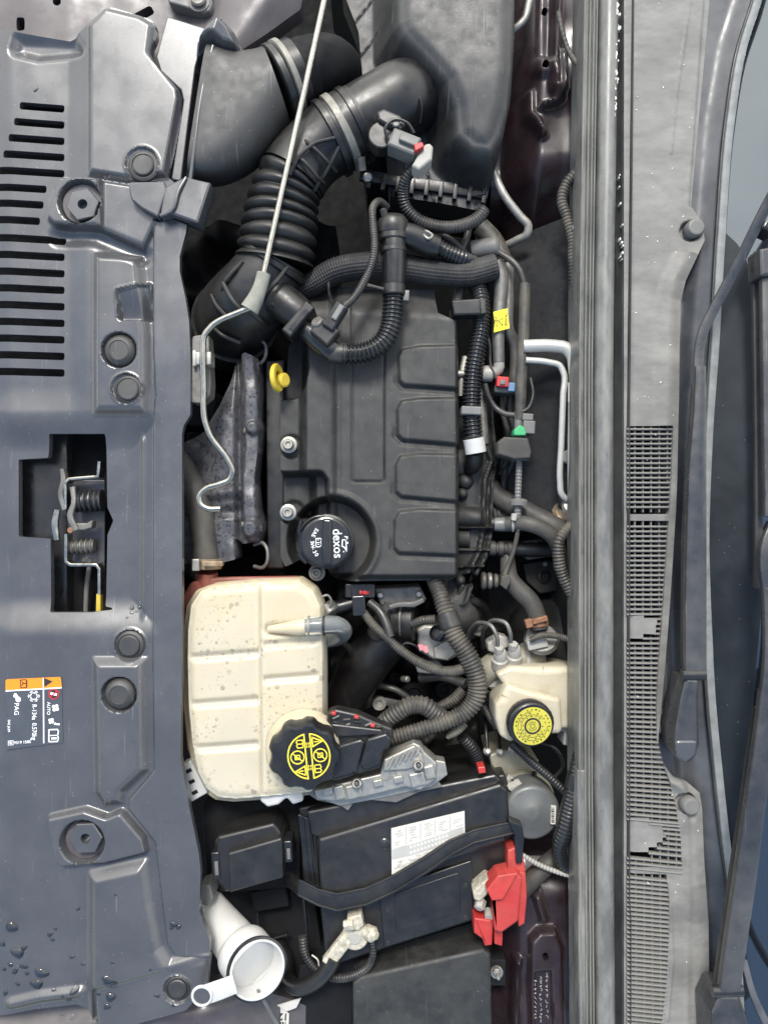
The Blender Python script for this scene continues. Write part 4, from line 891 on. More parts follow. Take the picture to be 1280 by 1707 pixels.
tag(obj('valve_lead', tube([(808, 640, -.02), (816, 665, -.02), (828, 682, -.018), (842, 690, -.014), (858, 692, -.012)], 5), 'conduit', None), 'thin black lead curving to the vapour line above the green clip', 'wire')
for dx in (0, 7): pass
inj = thing('injector_plug', 'small electrical plug with red and blue shells beside the heater pipe', 'plug', 842, 640, -.06)
obj('red_shell', prism(rp(rect(838, 636, 20, 17, 4), 2), -.006, -.03, 1.5), 'redlock', inj)
obj('core', prism(rect(838, 637, 9, 8, 4), -.0035, -.01, 1), 'grey', inj)
obj('blue_shell', prism(rp(rect(853, 645, 12, 15, 4), 2), -.01, -.03, 1.5), 'blue', inj)
obj('plug_base', prism(rp(rect(842, 648, 34, 14, 4), 3), -.016, -.05, 2), 'motor', inj)

# ================================================================== INTAKE MANIFOLD
im = thing('intake_manifold', 'ribbed black plastic intake manifold right of the engine cover', 'manifold', 800, 850, -.3)
MAN = [(748, 620), (812, 620), (820, 650), (824, 720), (834, 762), (822, 800), (820, 890), (812, 930), (792, 965), (770, 1020), (752, 1030), (748, 960)]
PTH = [(812, 640), (814, 700), (818, 745), (828, 768), (815, 800), (812, 850), (811, 890), (803, 925), (783, 960), (768, 1000)]
def h_man(X, Y):
    h = -.02 + .022 * (1 - sst(0, 60, np.abs(X - 790))) + vnoise(X, Y, 30, 11) * .006
    r = seg_d(X, Y, PTH); h += .012 * (1 - sst(9, 13, r)) - .012 * (1 - sst(1.5, 4.5, r))
    h += .012 * (1 - sst(0, 3.5, np.abs(Y - 880))) * (X > 765) + .012 * (1 - sst(0, 3, np.abs(Y - 916))) + .012 * (1 - sst(0, 3, np.abs(Y - 944 + (X - 780) * .05)))
    h += .016 * np.sqrt(np.clip(1 - ((Y - 862) / 16.) ** 2, 0, 1)) * (X < 806) + .014 * np.sqrt(np.clip(1 - ((Y - 898) / 14.) ** 2, 0, 1)) * (X < 782)
    h -= .04 * (1 - sst(10, 16, np.hypot((X - 782), (Y - 966) * 1.4)))
    return h
obj('plenum', hf(MAN, h_man, -.05, 2.2, .08), 'pad_plastic', im, 60)
for (x, y, r_) in ((770, 770, 22), (778, 803, 13), (772, 823, 9), (768, 968, 9)):
    obj('boss', lathe([(r_, -20), (r_, -2), (r_ * .6, 5), (2, 7)], P(x, y, -.045), (.2, -.1, 1), 22), 'pad_plastic', im)
obj('port', tube([(820, 873, -.05), (846, 874, -.045)], 13, n=20), 'rubber', im)
obj('runner', tube([(748, 985, -.06, 30), (762, 1010, -.08, 34), (775, 1040, -.14, 34)], 30, n=22), 'grey_metal', im)
for k, (x, y, r_) in enumerate(((806, 968, 15), (816, 968, 14), (826, 968, 12))):
    obj('union_ring', lathe([(r_ - 2, -4), (r_, -2), (r_, 2), (r_ - 2, 4)], P(x, y, -.03), (1, 0, 0), 22), 'dusty' if k != 1 else 'grey_metal', im)

# ---- small lines and metalwork between manifold and firewall
for k, (q, r_, m_, lab) in enumerate((
    ([(836, 655, -.05), (838, 690, -.05), (846, 720, -.05), (846, 760, -.06), (832, 790, -.07)], 5, 'conduit', 'inner of two thin black hoses curving behind the solenoid valve'),
    ([(848, 655, -.055), (850, 690, -.055), (857, 722, -.055), (855, 765, -.065), (842, 800, -.075)], 5, 'conduit', 'outer of two thin black hoses curving behind the solenoid valve'),
    ([(776, 595, -.03), (770, 625, -.028), (768, 660, -.03)], 6, 'alu', 'short bare metal stub between engine cover and ribbed conduit'),
    ([(756, 623, -.022), (800, 623, -.024)], 6, 'alu', 'short bare metal cross pipe feeding the grey pipe elbow'),
    ([(800, 640, -.05), (804, 700, -.045), (806, 740, -.045)], 9, 'grey_metal', 'dull metal fuel rail beside the ribbed conduit'),
    ([(842, 770, -.07), (838, 820, -.075), (842, 870, -.08)], 8, 'rubber', 'shaded black hose dropping behind the valve line'))):
    tag(obj('engine_line', tube(q, r_, n=14), m_, None), lab, 'hose' if m_ in ('conduit', 'rubber') else 'pipe')
bk = thing('manifold_bracket', 'dull grey metal bracket plate behind the vapour line', 'bracket', 850, 800, -.12)
obj('plate', prism(rp([(838, 770), (856, 764), (860, 800), (852, 860), (838, 862)], 4), -.085, -.1, 3), 'grey_metal', bk)
obj('bolt', lathe([(7, -3), (7, 3), (5, 4)], P(848, 790, -.084)), 'silver', bk)

for k, (q, lab) in enumerate((
    ([(560, 512, .05), (552, 500, .03), (548, 470, .0), (556, 430, -.02)], 'loose thin wire from the pressure sensor to the braided hose'),
    ([(806, 540, -.01), (816, 575, -.01), (818, 610, -.015), (828, 632, -.015)], 'thin wire dropping from the conduit to the red and blue plug'),
    ([(862, 690, .0), (880, 680, .002), (888, 660, .0), (884, 630, -.01)], 'thin wire looping above the green clip'),
    ([(846, 745, .0), (836, 770, -.03), (838, 800, -.06)], 'thin wire hanging from the solenoid valve'),
    ([(700, 1086, -.06), (690, 1075, -.05), (676, 1072, -.05), (664, 1084, -.05)], 'thin wire beside the pink tag'),
    ([(820, 1158, -.05), (808, 1150, -.045), (800, 1165, -.05), (806, 1190, -.06)], 'thin wire left of the brake reservoir'))):
    tag(obj('loose_wire', tube(q, 2.2, n=8), 'conduit', None), lab, 'wire')
# ================================================================== FIREWALL AND ITS PIPES
fw = thing('firewall', 'dark sound-deadening firewall mat behind the engine', 'firewall', 910, 700, -.3)
def h_fw(X, Y): return -.05 * sst(960, 830, X) - .03 * sst(430, 380, Y) + vnoise(X, Y, 60, 21) * .006 - .12 * sst(868, 900, Y) * (1 - sst(930, 960, X))
obj('mat', hf([(836, 380), (985, 340), (985, 1120), (836, 1120), (836, 900), (852, 880)], h_fw, -.03, 4, .15), 'insul', fw, 60)
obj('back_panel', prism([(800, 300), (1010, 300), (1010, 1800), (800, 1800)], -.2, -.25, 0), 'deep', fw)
ap = thing('suction_pipe', 'thick bare aluminium air-conditioning pipe bending down the firewall', 'pipe', 930, 700, -.1)
obj('pipe', tube([(872, 577, .004), (925, 577, .006), (942, 580, .008), (953, 592, .008), (957, 612, .008), (957, 680, .006), (956, 760, .004), (956, 832, -.002)], 10.5, n=22), 'alu_clean', ap)
lb = obj('label', tube([(957, 638, .006), (957, 671, .006)], 10.9, n=22), 'paper', ap)
text('print', 'R134a', 5.5, 957.4, 655, .0154, -90, 'green', lb)
ap2 = thing('liquid_pipe', 'thin white air-conditioning pipe inside the thick one', 'pipe', 915, 700, -.1)
obj('pipe', tube([(876, 600, .004), (915, 604, .004), (932, 609, .004), (939, 622, .004), (938, 660, .004), (935, 740, .0), (933, 805, -.004), (935, 822, -.006), (944, 832, -.010), (954, 834, -.012)], 5.2, n=16), 'alu_clean', ap2)
ev = thing('expansion_valve', 'tan expansion valve fitting where both aluminium pipes end', 'valve', 950, 850, -.1)
obj('foam_ring', lathe([(30, -10), (32, 4), (26, 8), (20, 6)], P(952, 850, -.035), (-.3, .2, 1), 28), 'tan', ev)
obj('cup', lathe([(18, -4), (15, 2), (8, 4)], P(954, 842, -.014), (0, .4, 1), 22), 'silver', ev)
obj('stud', lathe([(12, -12), (12, 4), (8, 8)], P(948, 762, -.02), (-.6, 0, .6), 18), 'lightgrey', ev)
# heater hoses
h1 = tag(obj('heater_hose', tube([(806, 800, -.08, 18), (830, 828, -.062, 18), (870, 850, -.045, 18), (920, 876, -.03, 18), (975, 908, -.03, 18)], 18, n=24), 'hose_dusty', None), 'dusty straight heater hose slanting up to the firewall', 'hose')
h2 = thing('vacuum_hose', 'curved dusty hose with white spring clamp next to the manifold', 'hose', 900, 880, -.08)
obj('hose', tube([(844, 874, -.02), (870, 872, -.012), (895, 878, -.008), (918, 892, -.01), (930, 912, -.02), (934, 945, -.05)], 13, n=22), 'hose_dusty', h2)
for x in (854, 863): obj('spring_clamp', lathe([(13, -2), (14.5, 0), (13, 2)], P(x, 873, -.016), (1, .05, .1), 22), 'lightgrey', h2)
obj('clamp_ear', prism(rp(rect(857, 862, 8, 12, 10), 2), .002, -.01, 1), 'lightgrey', h2)
obj('nipple', lathe([(11, -14), (12, -6), (12, 4), (10, 8)], P(838, 874, -.022), (1, 0, .1), 20), 'grey', h2)
tag(obj('lower_heater_hose', tube([(826, 914, -.06), (870, 916, -.058), (930, 916, -.058), (975, 916, -.058)], 13), 'rubber', None), 'lower black heater hose running straight to the firewall', 'hose')
tag(obj('bulkhead_pad', prism(rp([(940, 872), (975, 860), (975, 962), (948, 956), (934, 930)], 8), -.045, -.09, 5), 'beige', None), 'dusty tan bulkhead pad behind the ribbed firewall conduit', 'pad')
tag(obj('worm_clamp_stack', lathe([(10, -24), (13, -22), (13, -14), (10, -12), (10, -9), (13, -8), (13, 0), (10, 2), (10, 6), (13, 8), (13, 16), (10, 18)], P(838, 914, -.045), (1, 0, 0), 20), 'hose_dusty', None), 'stack of dusty clamps on the lower heater hose end', 'clamp')
tag(obj('firewall_conduit', tube([(962, 870, .01, 8), (944, 882, .014, 9), (932, 900, .016, 9), (930, 925, .014, 10), (936, 955, .01, 10), (948, 982, .006, 10), (966, 1010, .0, 10)], 9.5, (5.5, .2), n=20), 'dusty', None, 80), 'ribbed grey conduit curving down along the seal beside the tan pad', 'conduit')
h3 = thing('booster_hose', 'dusty brake booster hose with rusty clamp', 'hose', 875, 1000, -.1)
obj('hose', tube([(842, 905, -.06, 11), (846, 935, -.05, 13), (850, 965, -.04, 15), (866, 985, -.034, 16), (884, 1003, -.03, 16), (894, 1025, -.03, 15.5), (898, 1048, -.03, 15)], 15, n=24), 'hose_dusty', h3)
kc = obj('rusty_clamp', lathe([(16, -8), (17.5, -7), (17.5, 7), (16, 8)], P(896, 1036, -.03), (.15, -1, 0), 26), 'rust', h3)
obj('clamp_ear', prism(rp(rect(882, 1040, 12, 14, -15), 2), -.012, -.024, 1.5), 'rust', kc)
obj('clamp_band_end', prism(rp(rect(900, 1034, 26, 9, -15), 2), -.011, -.02, 1.5), 'rust', kc)
cv2 = thing('check_valve', 'dusty pale vacuum check valve with a wire loom across it', 'valve', 905, 1062, -.1)
obj('disc', lathe([(12, -18), (26, -12), (30, -4), (26, 3), (10, 6)], P(902, 1064, -.03), (-.1, .5, .7), 28), 'grey_metal', cv2)
obj('plug', prism(rp(rect(896, 1074, 34, 16, -12), 3), -.012, -.03, 2), 'lightgrey', cv2)
obj('loom', tube([(884, 1067, -.008), (900, 1060, -.004), (925, 1060, -.004), (948, 1066, -.006), (968, 1076, -.01)], 5.5, (3.5, .14)), 'dusty', cv2, 80)
# brake booster
bb = thing('brake_booster', 'large round black brake booster against the firewall', 'brake booster', 920, 1080, -.25)
obj('shell', lathe([(40, 60), (70, 58), (96, 48), (112, 30), (122, 10), (130, -4), (134, -8), (134, -14), (126, -18), (126, -60)], P(925, 1090, -.14), (-.75, .10, .50), 64), 'booster', bb)
for (r_, h_) in ((122, 12), (100, 46)): obj('bead', lathe([(r_ - 3, h_ - 2), (r_ + 1, h_), (r_ - 4, h_ + 3)], P(925, 1090, -.14), (-.75, .10, .50), 64, caps=False), 'booster', bb)
mc = thing('master_cylinder', 'pale brake master cylinder with two pipe unions', 'master cylinder', 845, 1090, -.12)
obj('body', tube([(900, 1100, -.06, 22), (860, 1100, -.05, 22), (812, 1120, -.05, 22), (806, 1135, -.055, 16)], 22, n=24), 'beige', mc)
obj('flange', lathe([(26, -4), (28, 0), (26, 4)], P(872, 1098, -.055), (-.9, .1, .2), 28), 'lightgrey', mc)
obj('ear', prism(rp([(812, 1072), (832, 1058), (846, 1062), (850, 1078), (826, 1090), (814, 1086)], 4), -.03, -.06, 4), 'lightgrey', mc)
for (x, y) in ((833, 1096), (857, 1090)):
    u = obj('union', lathe([(14, -20), (14, -4), (11, -2), (11, 12), (8, 16)], P(x, y, -.022), (0, .8, .5), 20), 'lightgrey', mc)
    obj('union_nut', hexa(x - 1, y - 18, -.008, 8, 12, 0, (0, .8, .5)), 'lightgrey', u)
for k, q in enumerate(([(829, 1082, -.012), (828, 1062, -.006), (820, 1045, -.01), (800, 1038, -.03), (784, 1050, -.06), (780, 1075, -.1)], [(851, 1075, -.012), (850, 1055, -.004), (844, 1040, -.006), (826, 1034, -.02), (808, 1046, -.05), (806, 1080, -.1)])):
    tag(obj('brake_pipe', tube(q, 3.6, n=12), 'grey_metal', None), ('left' if k == 0 else 'right') + ' of the two thin steel brake pipes arching from the master cylinder', 'brake pipe', 'brake pipes')
# brake fluid reservoir
rs = thing('brake_fluid_reservoir', 'cream plastic brake fluid reservoir at the seal', 'reservoir', 890, 1190, -.1)
obj('rear_chamber', prism(rp([(826, 1124), (850, 1112), (905, 1112), (975, 1112), (975, 1200), (960, 1216), (930, 1215), (872, 1180), (845, 1150)], 6), -.004, -.08, 7, seg=4), 'cream', rs)
obj('front_chamber', prism(rp([(846, 1140), (880, 1152), (935, 1164), (938, 1215), (934, 1224), (880, 1226), (850, 1238), (834, 1228), (826, 1200), (826, 1176), (836, 1158)], 9), .020, -.05, 8, seg=4), 'cream', rs)
obj('seam_flange', prism(rp([(838, 1128), (880, 1118), (975, 1106), (975, 1222), (950, 1224), (850, 1190)], 6), -.022, -.03, 2), 'cream', rs)
obj('lower_foot', prism(rp(rect(945, 1228, 10, 30, 8), 3), -.02, -.06, 2), 'lightgrey', rs)
bc = obj('cap', lathe([(37, -22), (38, -16), (38, -5), (36, -1), (34, 0)], P(886, 1209, .046), (.10, -.12, 1), 48, lobes=(24, .006)), 'black', rs)
zc = .0466; cx, cy = 887.5, 1210.5
def ring(cx, cy, r0, r1, z, n=40, a0=0., a1=2 * math.pi, mb=None):
    k = max(3, int(n * (a1 - a0) / (2 * math.pi)))
    o_ = [(cx + r1 * math.cos(a0 + (a1 - a0) * i / k), cy + r1 * math.sin(a0 + (a1 - a0) * i / k)) for i in range(k + 1)]
    i_ = [(cx + r0 * math.cos(a0 + (a1 - a0) * i / k), cy + r0 * math.sin(a0 + (a1 - a0) * i / k)) for i in range(k, -1, -1)]
    return flatpoly(o_ + i_, z, mb)
def tiltz(mb, c, ax):   # lay flat print onto a tilted cap face
    n_ = Vector(ax).normalized(); c = P(*c)
    mb.v = [(x, y, z - ((x - c.x) * n_.x + (y - c.y) * n_.y) / n_.z) for x, y, z in mb.v]; return mb
axc = (.10, -.12, 1); cc3 = (887.5, 1210.5, .046)
obj('yellow_disc', tiltz(flatpoly(circ(cx, cy, 32.5, 40), zc), cc3, axc), 'ybrake', bc)
b = MB()
for (r0, w_, n_) in ((28.2, 2.6, 26), (22.2, 2.2, 20), (16.8, 1.8, 14)):
    for k in range(n_):
        if (k * 7 + n_) % 5 == 0: continue
        a = 2 * math.pi * k / n_; ring(cx, cy, r0 - w_ / 2 + (k % 3) * .3, r0 + w_ / 2 - (k % 2) * .6, zc + .0003, 60, a, a + 2 * math.pi / n_ * (.25 + .12 * (k % 3)), b)
ring(cx, cy, 24.9, 25.5, zc + .00035, 60, 0, 4.6, b); ring(cx, cy, 19.2, 19.8, zc + .00035, 50, .5, 5.6, b)
ring(cx, cy, 11.2, 14.2, zc + .0004, 40, 0, 2 * math.pi - .001, b)
obj('ring_lettering', tiltz(b, cc3, axc), 'kprint', bc)
obj('centre_hexagon', tiltz(flatpoly(circ(cx, cy, 11, 6, a0=.5), zc + .0006), cc3, axc), 'ybrake', bc)
b = ring(cx, cy, 3.4, 4.2, zc + .0009, 24, 0, 6.28); ring(cx, cy, 6.8, 7.5, zc + .0009, 24, .3, 2.6, b); ring(cx, cy, 6.8, 7.5, zc + .00092, 24, 3.4, 5.6, b)
obj('centre_mark', tiltz(b, cc3, axc), 'kprint', bc)

# ---- ABS unit
ab = thing('abs_unit', 'brake control block with round grey motor below the reservoir', 'brake unit', 870, 1330, -.2)
obj('valve_block', prism(rp([(815, 1258), (838, 1250), (880, 1252), (898, 1268), (898, 1360), (850, 1392), (846, 1330), (822, 1290)], 4), -.055, -.16, 4), 'beige', ab)
mo = obj('motor', lathe([(47, -125), (47, -8), (46, -4), (43, -1), (40, 0), (16, 0), (14, 1.5), (6, 1.5)], P(887, 1356, .0), (.02, -.06, 1), 56), 'motor', ab)
obj('motor_shoulder', lathe([(50, -110), (50, -56), (47, -52)], P(887, 1356, .0), (.02, -.06, 1), 48), 'beige', ab)
obj('barcode_label', prism(rect(922, 1359, 8, 30, 2), .0045, .0, 0), 'paper', mo)
b = MB()
for k in range(9): flatpoly(rect(921, 1347 + k * 2.9, 5, 1 + (k % 3) * .5, 2), .0050, b)
obj('barcode', b, 'kprint', mo)
b = ring(887, 1356, 8.6, 9.6, .0018, 30, 0, 6.28); ring(887, 1356, 3, 4, .0024, 20, 0, 6.28, b); obj('stamp', b, 'motor', mo)
obj('side_label', prism([(846, 1312), (866, 1305), (884, 1310), (862, 1326)], -.012, -.03, 0, tilt=(-.6, .6)), 'paper', ab)
obj('pipe_boss', tube([(842, 1296, -.045), (856, 1304, -.045)], 9, n=18), 'lightgrey', ab)
obj('band', tube([(850, 1302, -.03), (870, 1312, -.026), (886, 1304, -.03), (890, 1288, -.045)], 4.5, n=12), 'black_gloss', ab)
for (x, y) in ((812, 1252), (833, 1253), (853, 1250)):
    u = obj('pipe_union', lathe([(7, -10), (7, 2), (4, 4), (4, 9)], P(x, y, -.052), (0, .3, 1), 14), 'silver', ab)
for k, q in enumerate(([(812, 1250, -.05), (810, 1220, -.06), (806, 1180, -.1)], [(833, 1250, -.05), (832, 1225, -.07), (828, 1190, -.12)], [(890, 1235, -.06), (925, 1248, -.05), (938, 1275, -.05), (920, 1300, -.06)])):
    tag(obj('brake_pipe', tube(q, 3, n=10), 'black', None), ['leftmost thin black pipe rising from the brake control block', 'second thin black pipe rising from the brake control block', 'black pipe looping beside the round grey motor'][k], 'brake pipe', 'control block pipes')
tag(obj('red_plug', prism(rp(rect(803, 1284, 12, 11, -8), 2), .014, -.01, 1.5), 'red', None), 'tiny red plastic plug on the battery cover corner', 'plug')
tag(obj('diagonal_loom', tube([(852, 1238, -.02), (880, 1265, -.012), (915, 1295, -.004), (955, 1332, .004)], 7.5, (5, .12), n=16), 'rubber', None, 70), 'thin loom slanting from under the reservoir to the taped seal conduit', 'wire loom')
tc_ = thing('taped_conduit', 'thick taped black conduit running along the seal past the grey motor', 'conduit', 945, 1350, -.05)
obj('upper_run', tube([(975, 1230, .04, 13), (966, 1268, .036, 14), (957, 1310, .03, 13), (950, 1345, .024, 16), (940, 1385, .018, 15), (932, 1410, .01, 13), (936, 1434, .0, 12), (955, 1452, -.01, 12)], 14, (7, .10), n=24), 'black_gloss', tc_, 80)
obj('tape_band', tube([(961, 1290, .033), (956, 1312, .03)], 15.2, n=24), 'black', tc_)
tag(obj('ground_braid', tube([(868, 1424, .0), (895, 1440, -.004), (930, 1454, -.006), (968, 1464, .0)], 4.6, (6, .2), n=12), 'lightgrey', None, 80), 'pale braided lead from the red battery cover to the seal', 'braid')
tag(obj('grey_elbow_pipe', tube([(866, 1488, -.03, 16), (890, 1462, -.025, 16), (925, 1430, -.03, 16), (950, 1415, -.05, 16)], 16, n=20), 'hose_dusty', None), 'dull grey pipe stub behind the red battery cover', 'pipe')

# ================================================================== INNER FENDERS (painted metal)
def h_ft(X, Y):
    h = vnoise(X, Y, 50, 31) * .012 - .07 * sst(905, 845, X) - .10 * sst(250, 390, Y)
    h += .018 * (1 - sst(0, 14, seg_d(X, Y, [(928, -40), (926, 60), (924, 150), (932, 165)]))) + .018 * (1 - sst(0, 10, seg_d(X, Y, [(938, 90), (938, 150), (926, 172), (905, 178)])))
    h += .016 * (1 - sst(0, 12, seg_d(X, Y, [(884, 150), (884, 185), (904, 222)]))) + .01 * (1 - sst(8, 22, np.hypot(X - 905, Y - 113)))
    return h
ft = thing('upper_inner_fender', 'dark maroon inner fender metal behind the air box', 'inner fender', 910, 150, -.2)
obj('sheet', hf([(830, -60), (1000, -60), (1000, 330), (955, 370), (900, 390), (830, 390)], h_ft, -.02, 2.6, .1, lambda X, Y: np.minimum(sdb(X, Y, 907, 20, 4.5, 7, 15, 4), sdb(X, Y, 907, 112, 5, 7, 15, 4))), 'maroon', ft, 60)
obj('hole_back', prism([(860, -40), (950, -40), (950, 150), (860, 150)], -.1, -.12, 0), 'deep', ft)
def h_fbm(X, Y):
    h = vnoise(X, Y, 55, 41) * .010 - .05 * sst(880, 815, X) - .03 * sst(1500, 1430, Y)
    h += .018 * sst(-3, 6, -sdp(X, Y, [(880, 1560), (895, 1545), (925, 1545), (935, 1575), (940, 1800), (880, 1800)])) 
    h -= .010 * sst(-2, 3, -sdp(X, Y, rp([(887, 1610), (916, 1608), (922, 1790), (887, 1790)], 4)))
    h += .02 * (1 - sst(0, 10, seg_d(X, Y, [(862, 1600), (858, 1700), (850, 1790)]))) + .016 * (1 - sst(0, 12, seg_d(X, Y, [(893, 1490), (905, 1530)])))
    return h
fbm = thing('lower_inner_fender', 'maroon inner fender metal beside the red battery cover', 'inner fender', 900, 1600, -.2)
obj('sheet', hf([(800, 1440), (985, 1440), (985, 1790), (800, 1790)], h_fbm, -.03, 2.4, .1, lambda X, Y: sdb(X, Y, 905, 1584, 4.5, 6.5, -20, 4)), 'maroon', fbm, 60)
obj('hole_back', prism([(860, 1540), (950, 1540), (950, 1640), (860, 1640)], -.1, -.12, 0), 'deep', fbm)
b = MB(); rng = random.Random(3)
for row, x in enumerate((911, 901, 892)):     # chalk marks, illegible
    y = 1622 + row * 6
    while y < 1700:
        w_ = rng.uniform(2, 6)
        q = [(x + rng.uniform(-2.4, 2.4), y + k * w_ / 3, -.018) for k in range(4)]; tube(q, .45, n=5, mb=b); y += w_ + rng.uniform(1.5, 5)
obj('chalk_marks', b, 'gprint', fbm, kind='stuff')
st_ = thing('ground_stud', 'silver ground stud and nut below the red battery cover', 'stud', 828, 1622, -.05)
obj('plate', prism(rp(rect(826, 1622, 34, 44, 0), 3), -.028, -.05, 2), 'dull', st_)
obj('washer', disc(828, 1622, -.024, 11, 4), 'silver', st_)
obj('nut', hexa(828, 1622, -.016, 7, 8, 0), 'silver', st_)
obj('stud', lathe([(3.5, 0), (3.5, 12), (2, 14)], P(829, 1624, -.016), n=12), 'silver', st_)
for k, q in enumerate(([(886, -30, -.01), (880, 10, -.01), (874, 32, -.012), (862, 45, -.016), (842, 60, -.03)], [(812, 262, -.03), (824, 292, -.03), (840, 325, -.03), (868, 362, -.034), (880, 376, -.036), (878, 390, -.04), (862, 400, -.05), (838, 412, -.07)])):
    tag(obj('metal_pipe', tube(q, 6 if k == 0 else 7, n=16), 'alu', None), ['short bright metal pipe at the top edge beside the air box', 'bent bright metal pipe descending from the air box corner'][k], 'pipe')
lm = thing('fender_loom', 'ribbed wiring loom along the seal above the firewall', 'wire loom', 950, 400, -.05)
obj('loom', tube([(960, 288, .02), (944, 306, .016), (936, 332, .014), (944, 362, .014), (953, 395, .014), (955, 440, .012), (958, 475, .01), (968, 505, .006)], 9, (5.5, .16), n=18), 'dusty', lm, 80)
obj('clip', prism(rp(rect(964, 376, 18, 20, 20), 3), .024, .0, 2), 'grey', lm)
tag(obj('washer_tube', tube([(930, 20, .02), (936, 50, .02), (946, 82, .02), (958, 102, .022), (975, 115, .03)], 4.5, (8, .08), n=12), 'dusty', None), 'thin grey tube disappearing under the seal near the top edge', 'tube')
tag(obj('strut_tower', lathe([(120, -80), (112, -20), (96, 0), (60, 8), (50, 4)], P(985, 330, -.12), (-.3, .2, 1), 40), 'dull', None), 'dark strut tower hidden under the upper seal', 'strut tower')

# ---- dull brackets and unions that fill the space before the firewall
for k, (pts, z, m_, lab) in enumerate((
    ([(820, 845), (848, 838), (856, 858), (850, 868), (824, 866)], -.06, 'hose_dusty', 'dusty bracket plate above the vacuum hose nipple'),
    ([(862, 905), (900, 898), (922, 908), (916, 928), (880, 934), (864, 922)], -.075, 'grey_metal', 'brownish metal plate between the two heater hoses'),
    ([(870, 940), (915, 932), (940, 950), (934, 985), (900, 990), (878, 970)], -.10, 'gearbox', 'dark bulkhead plate with a round boss above the brake booster'),
    ([(776, 1030), (806, 1020), (818, 1040), (800, 1062), (778, 1056)], -.11, 'grey_metal', 'small cast bracket below the manifold end'))):
    b_ = thing('bulkhead_bracket', lab, 'bracket', pts[0][0], pts[0][1], z - .02)
    obj('plate', prism(rp(pts, 4), z, z - .02, 2.5), m_, b_)
    cx_, cy_ = np.mean([p_[0] for p_ in pts]), np.mean([p_[1] for p_ in pts])
    obj('boss', lathe([(12, -4), (12, 3), (8, 5), (5, 2)], P(cx_, cy_, z), (.1, .1, 1), 20), m_, b_)
    obj('bolt', lathe([(4.5, -2), (4.5, 3), (3, 4)], P(pts[1][0] - 7, pts[1][1] + 8, z), n=10), 'alu', b_)
# ================================================================== HOOD SEAL
YS = np.linspace(-60, 1770, 60)
def sx_off(y): return 9 * max(0, min(1, (620 - y) / 620.)) ** 1.2 + (3 * max(0, (y - 1300) / 400))
def extrude_profile(prof, z0, off=sx_off, ys=YS, mb=None):
    mb = mb or MB(); V = []; F = []; n = len(prof)
    for y in ys:
        for (x, z) in prof: q = P(x + off(y), y, z0); V.append((q.x, q.y, z0 + z))
    for i in range(len(ys) - 1):
        for j in range(n - 1): F.append((i * n + j, (i + 1) * n + j, (i + 1) * n + j + 1, i * n + j + 1))
    return mb.add(V, F)
ws = thing('hood_seal', 'long grey rubber hood seal with fine ridges running the full height', 'seal', 1000, 853, .02)
pr = [(962, -.06), (962, .0)]
for (x, z) in ((963, .005), (965, .006), (966.5, .001), (971, .0005), (972.5, .005), (973.5, .006), (974.5, .001), (978, .0), (979, .0045), (980, .005), (981, .001), (983, .0005), (984, .004), (985, .0045), (986, .0), (988, -.004)): pr.append((x, z))
obj('ridged_strip', extrude_profile(pr, .058), 'seal', ws, 30)
for xr_ in (964, 973.2, 979.6, 984.6):
    obj('ridge', extrude_profile([(xr_ - 1.1, 0), (xr_ - .9, .0066), (xr_, .0075), (xr_ + .9, .0066), (xr_ + 1.1, 0)], .058), 'seal_edge', ws, 60)
bulb = [(986 + 17 - 17 * math.cos(a), .020 * math.sin(a) ** .8 if math.sin(a) > 0 else 0) for a in np.linspace(0, math.pi, 14)]
obj('bulb', extrude_profile([(985, -.04)] + bulb + [(1020, -.04)], .052), 'seal', ws, 60)
obj('channel', extrude_profile([(1018, .012), (1022, .004), (1034, .0), (1038, .004), (1040, .016), (1043, .018), (1044, .012), (1046, -.05)], .05, lambda y: 7 * max(0, min(1, (700 - y) / 700.)) + (2 if y > 1500 else 0)), 'seal_dark', ws, 50)
fl = MB(); rng = random.Random(11)
for k in range(46):
    if k < 3: x, y, r_ = [(1023, 18, 9), (1027, 8, 7), (1020, 190, 8)][k]
    elif k < 32: y = rng.uniform(6, 190); x = 1033 - y * .045 + rng.uniform(-3, 2); r_ = rng.uniform(1.2, 3.6)
    else: y = rng.uniform(285, 450); x = 1036 + rng.uniform(-5, 3); r_ = rng.uniform(1, 2.3)
    n = rng.randint(6, 9); prism([(x + r_ * rng.uniform(.6, 1.1) * math.cos(a) * .8, y + r_ * rng.uniform(.7, 1.5) * math.sin(a)) for a in np.linspace(0, 2 * math.pi, n, endpoint=False)], .069 if x < 1028 else .062, .045, .4, mb=fl)
obj('paint_flakes', fl, 'flake', ws, 60, 'stuff')
# lower part of the seal that steps out over the conduit
obj('step_strip', prism(rp([(962, 1284), (975, 1284), (977, 1790), (966, 1790)], 2), .063, .03, 2), 'seal', ws)

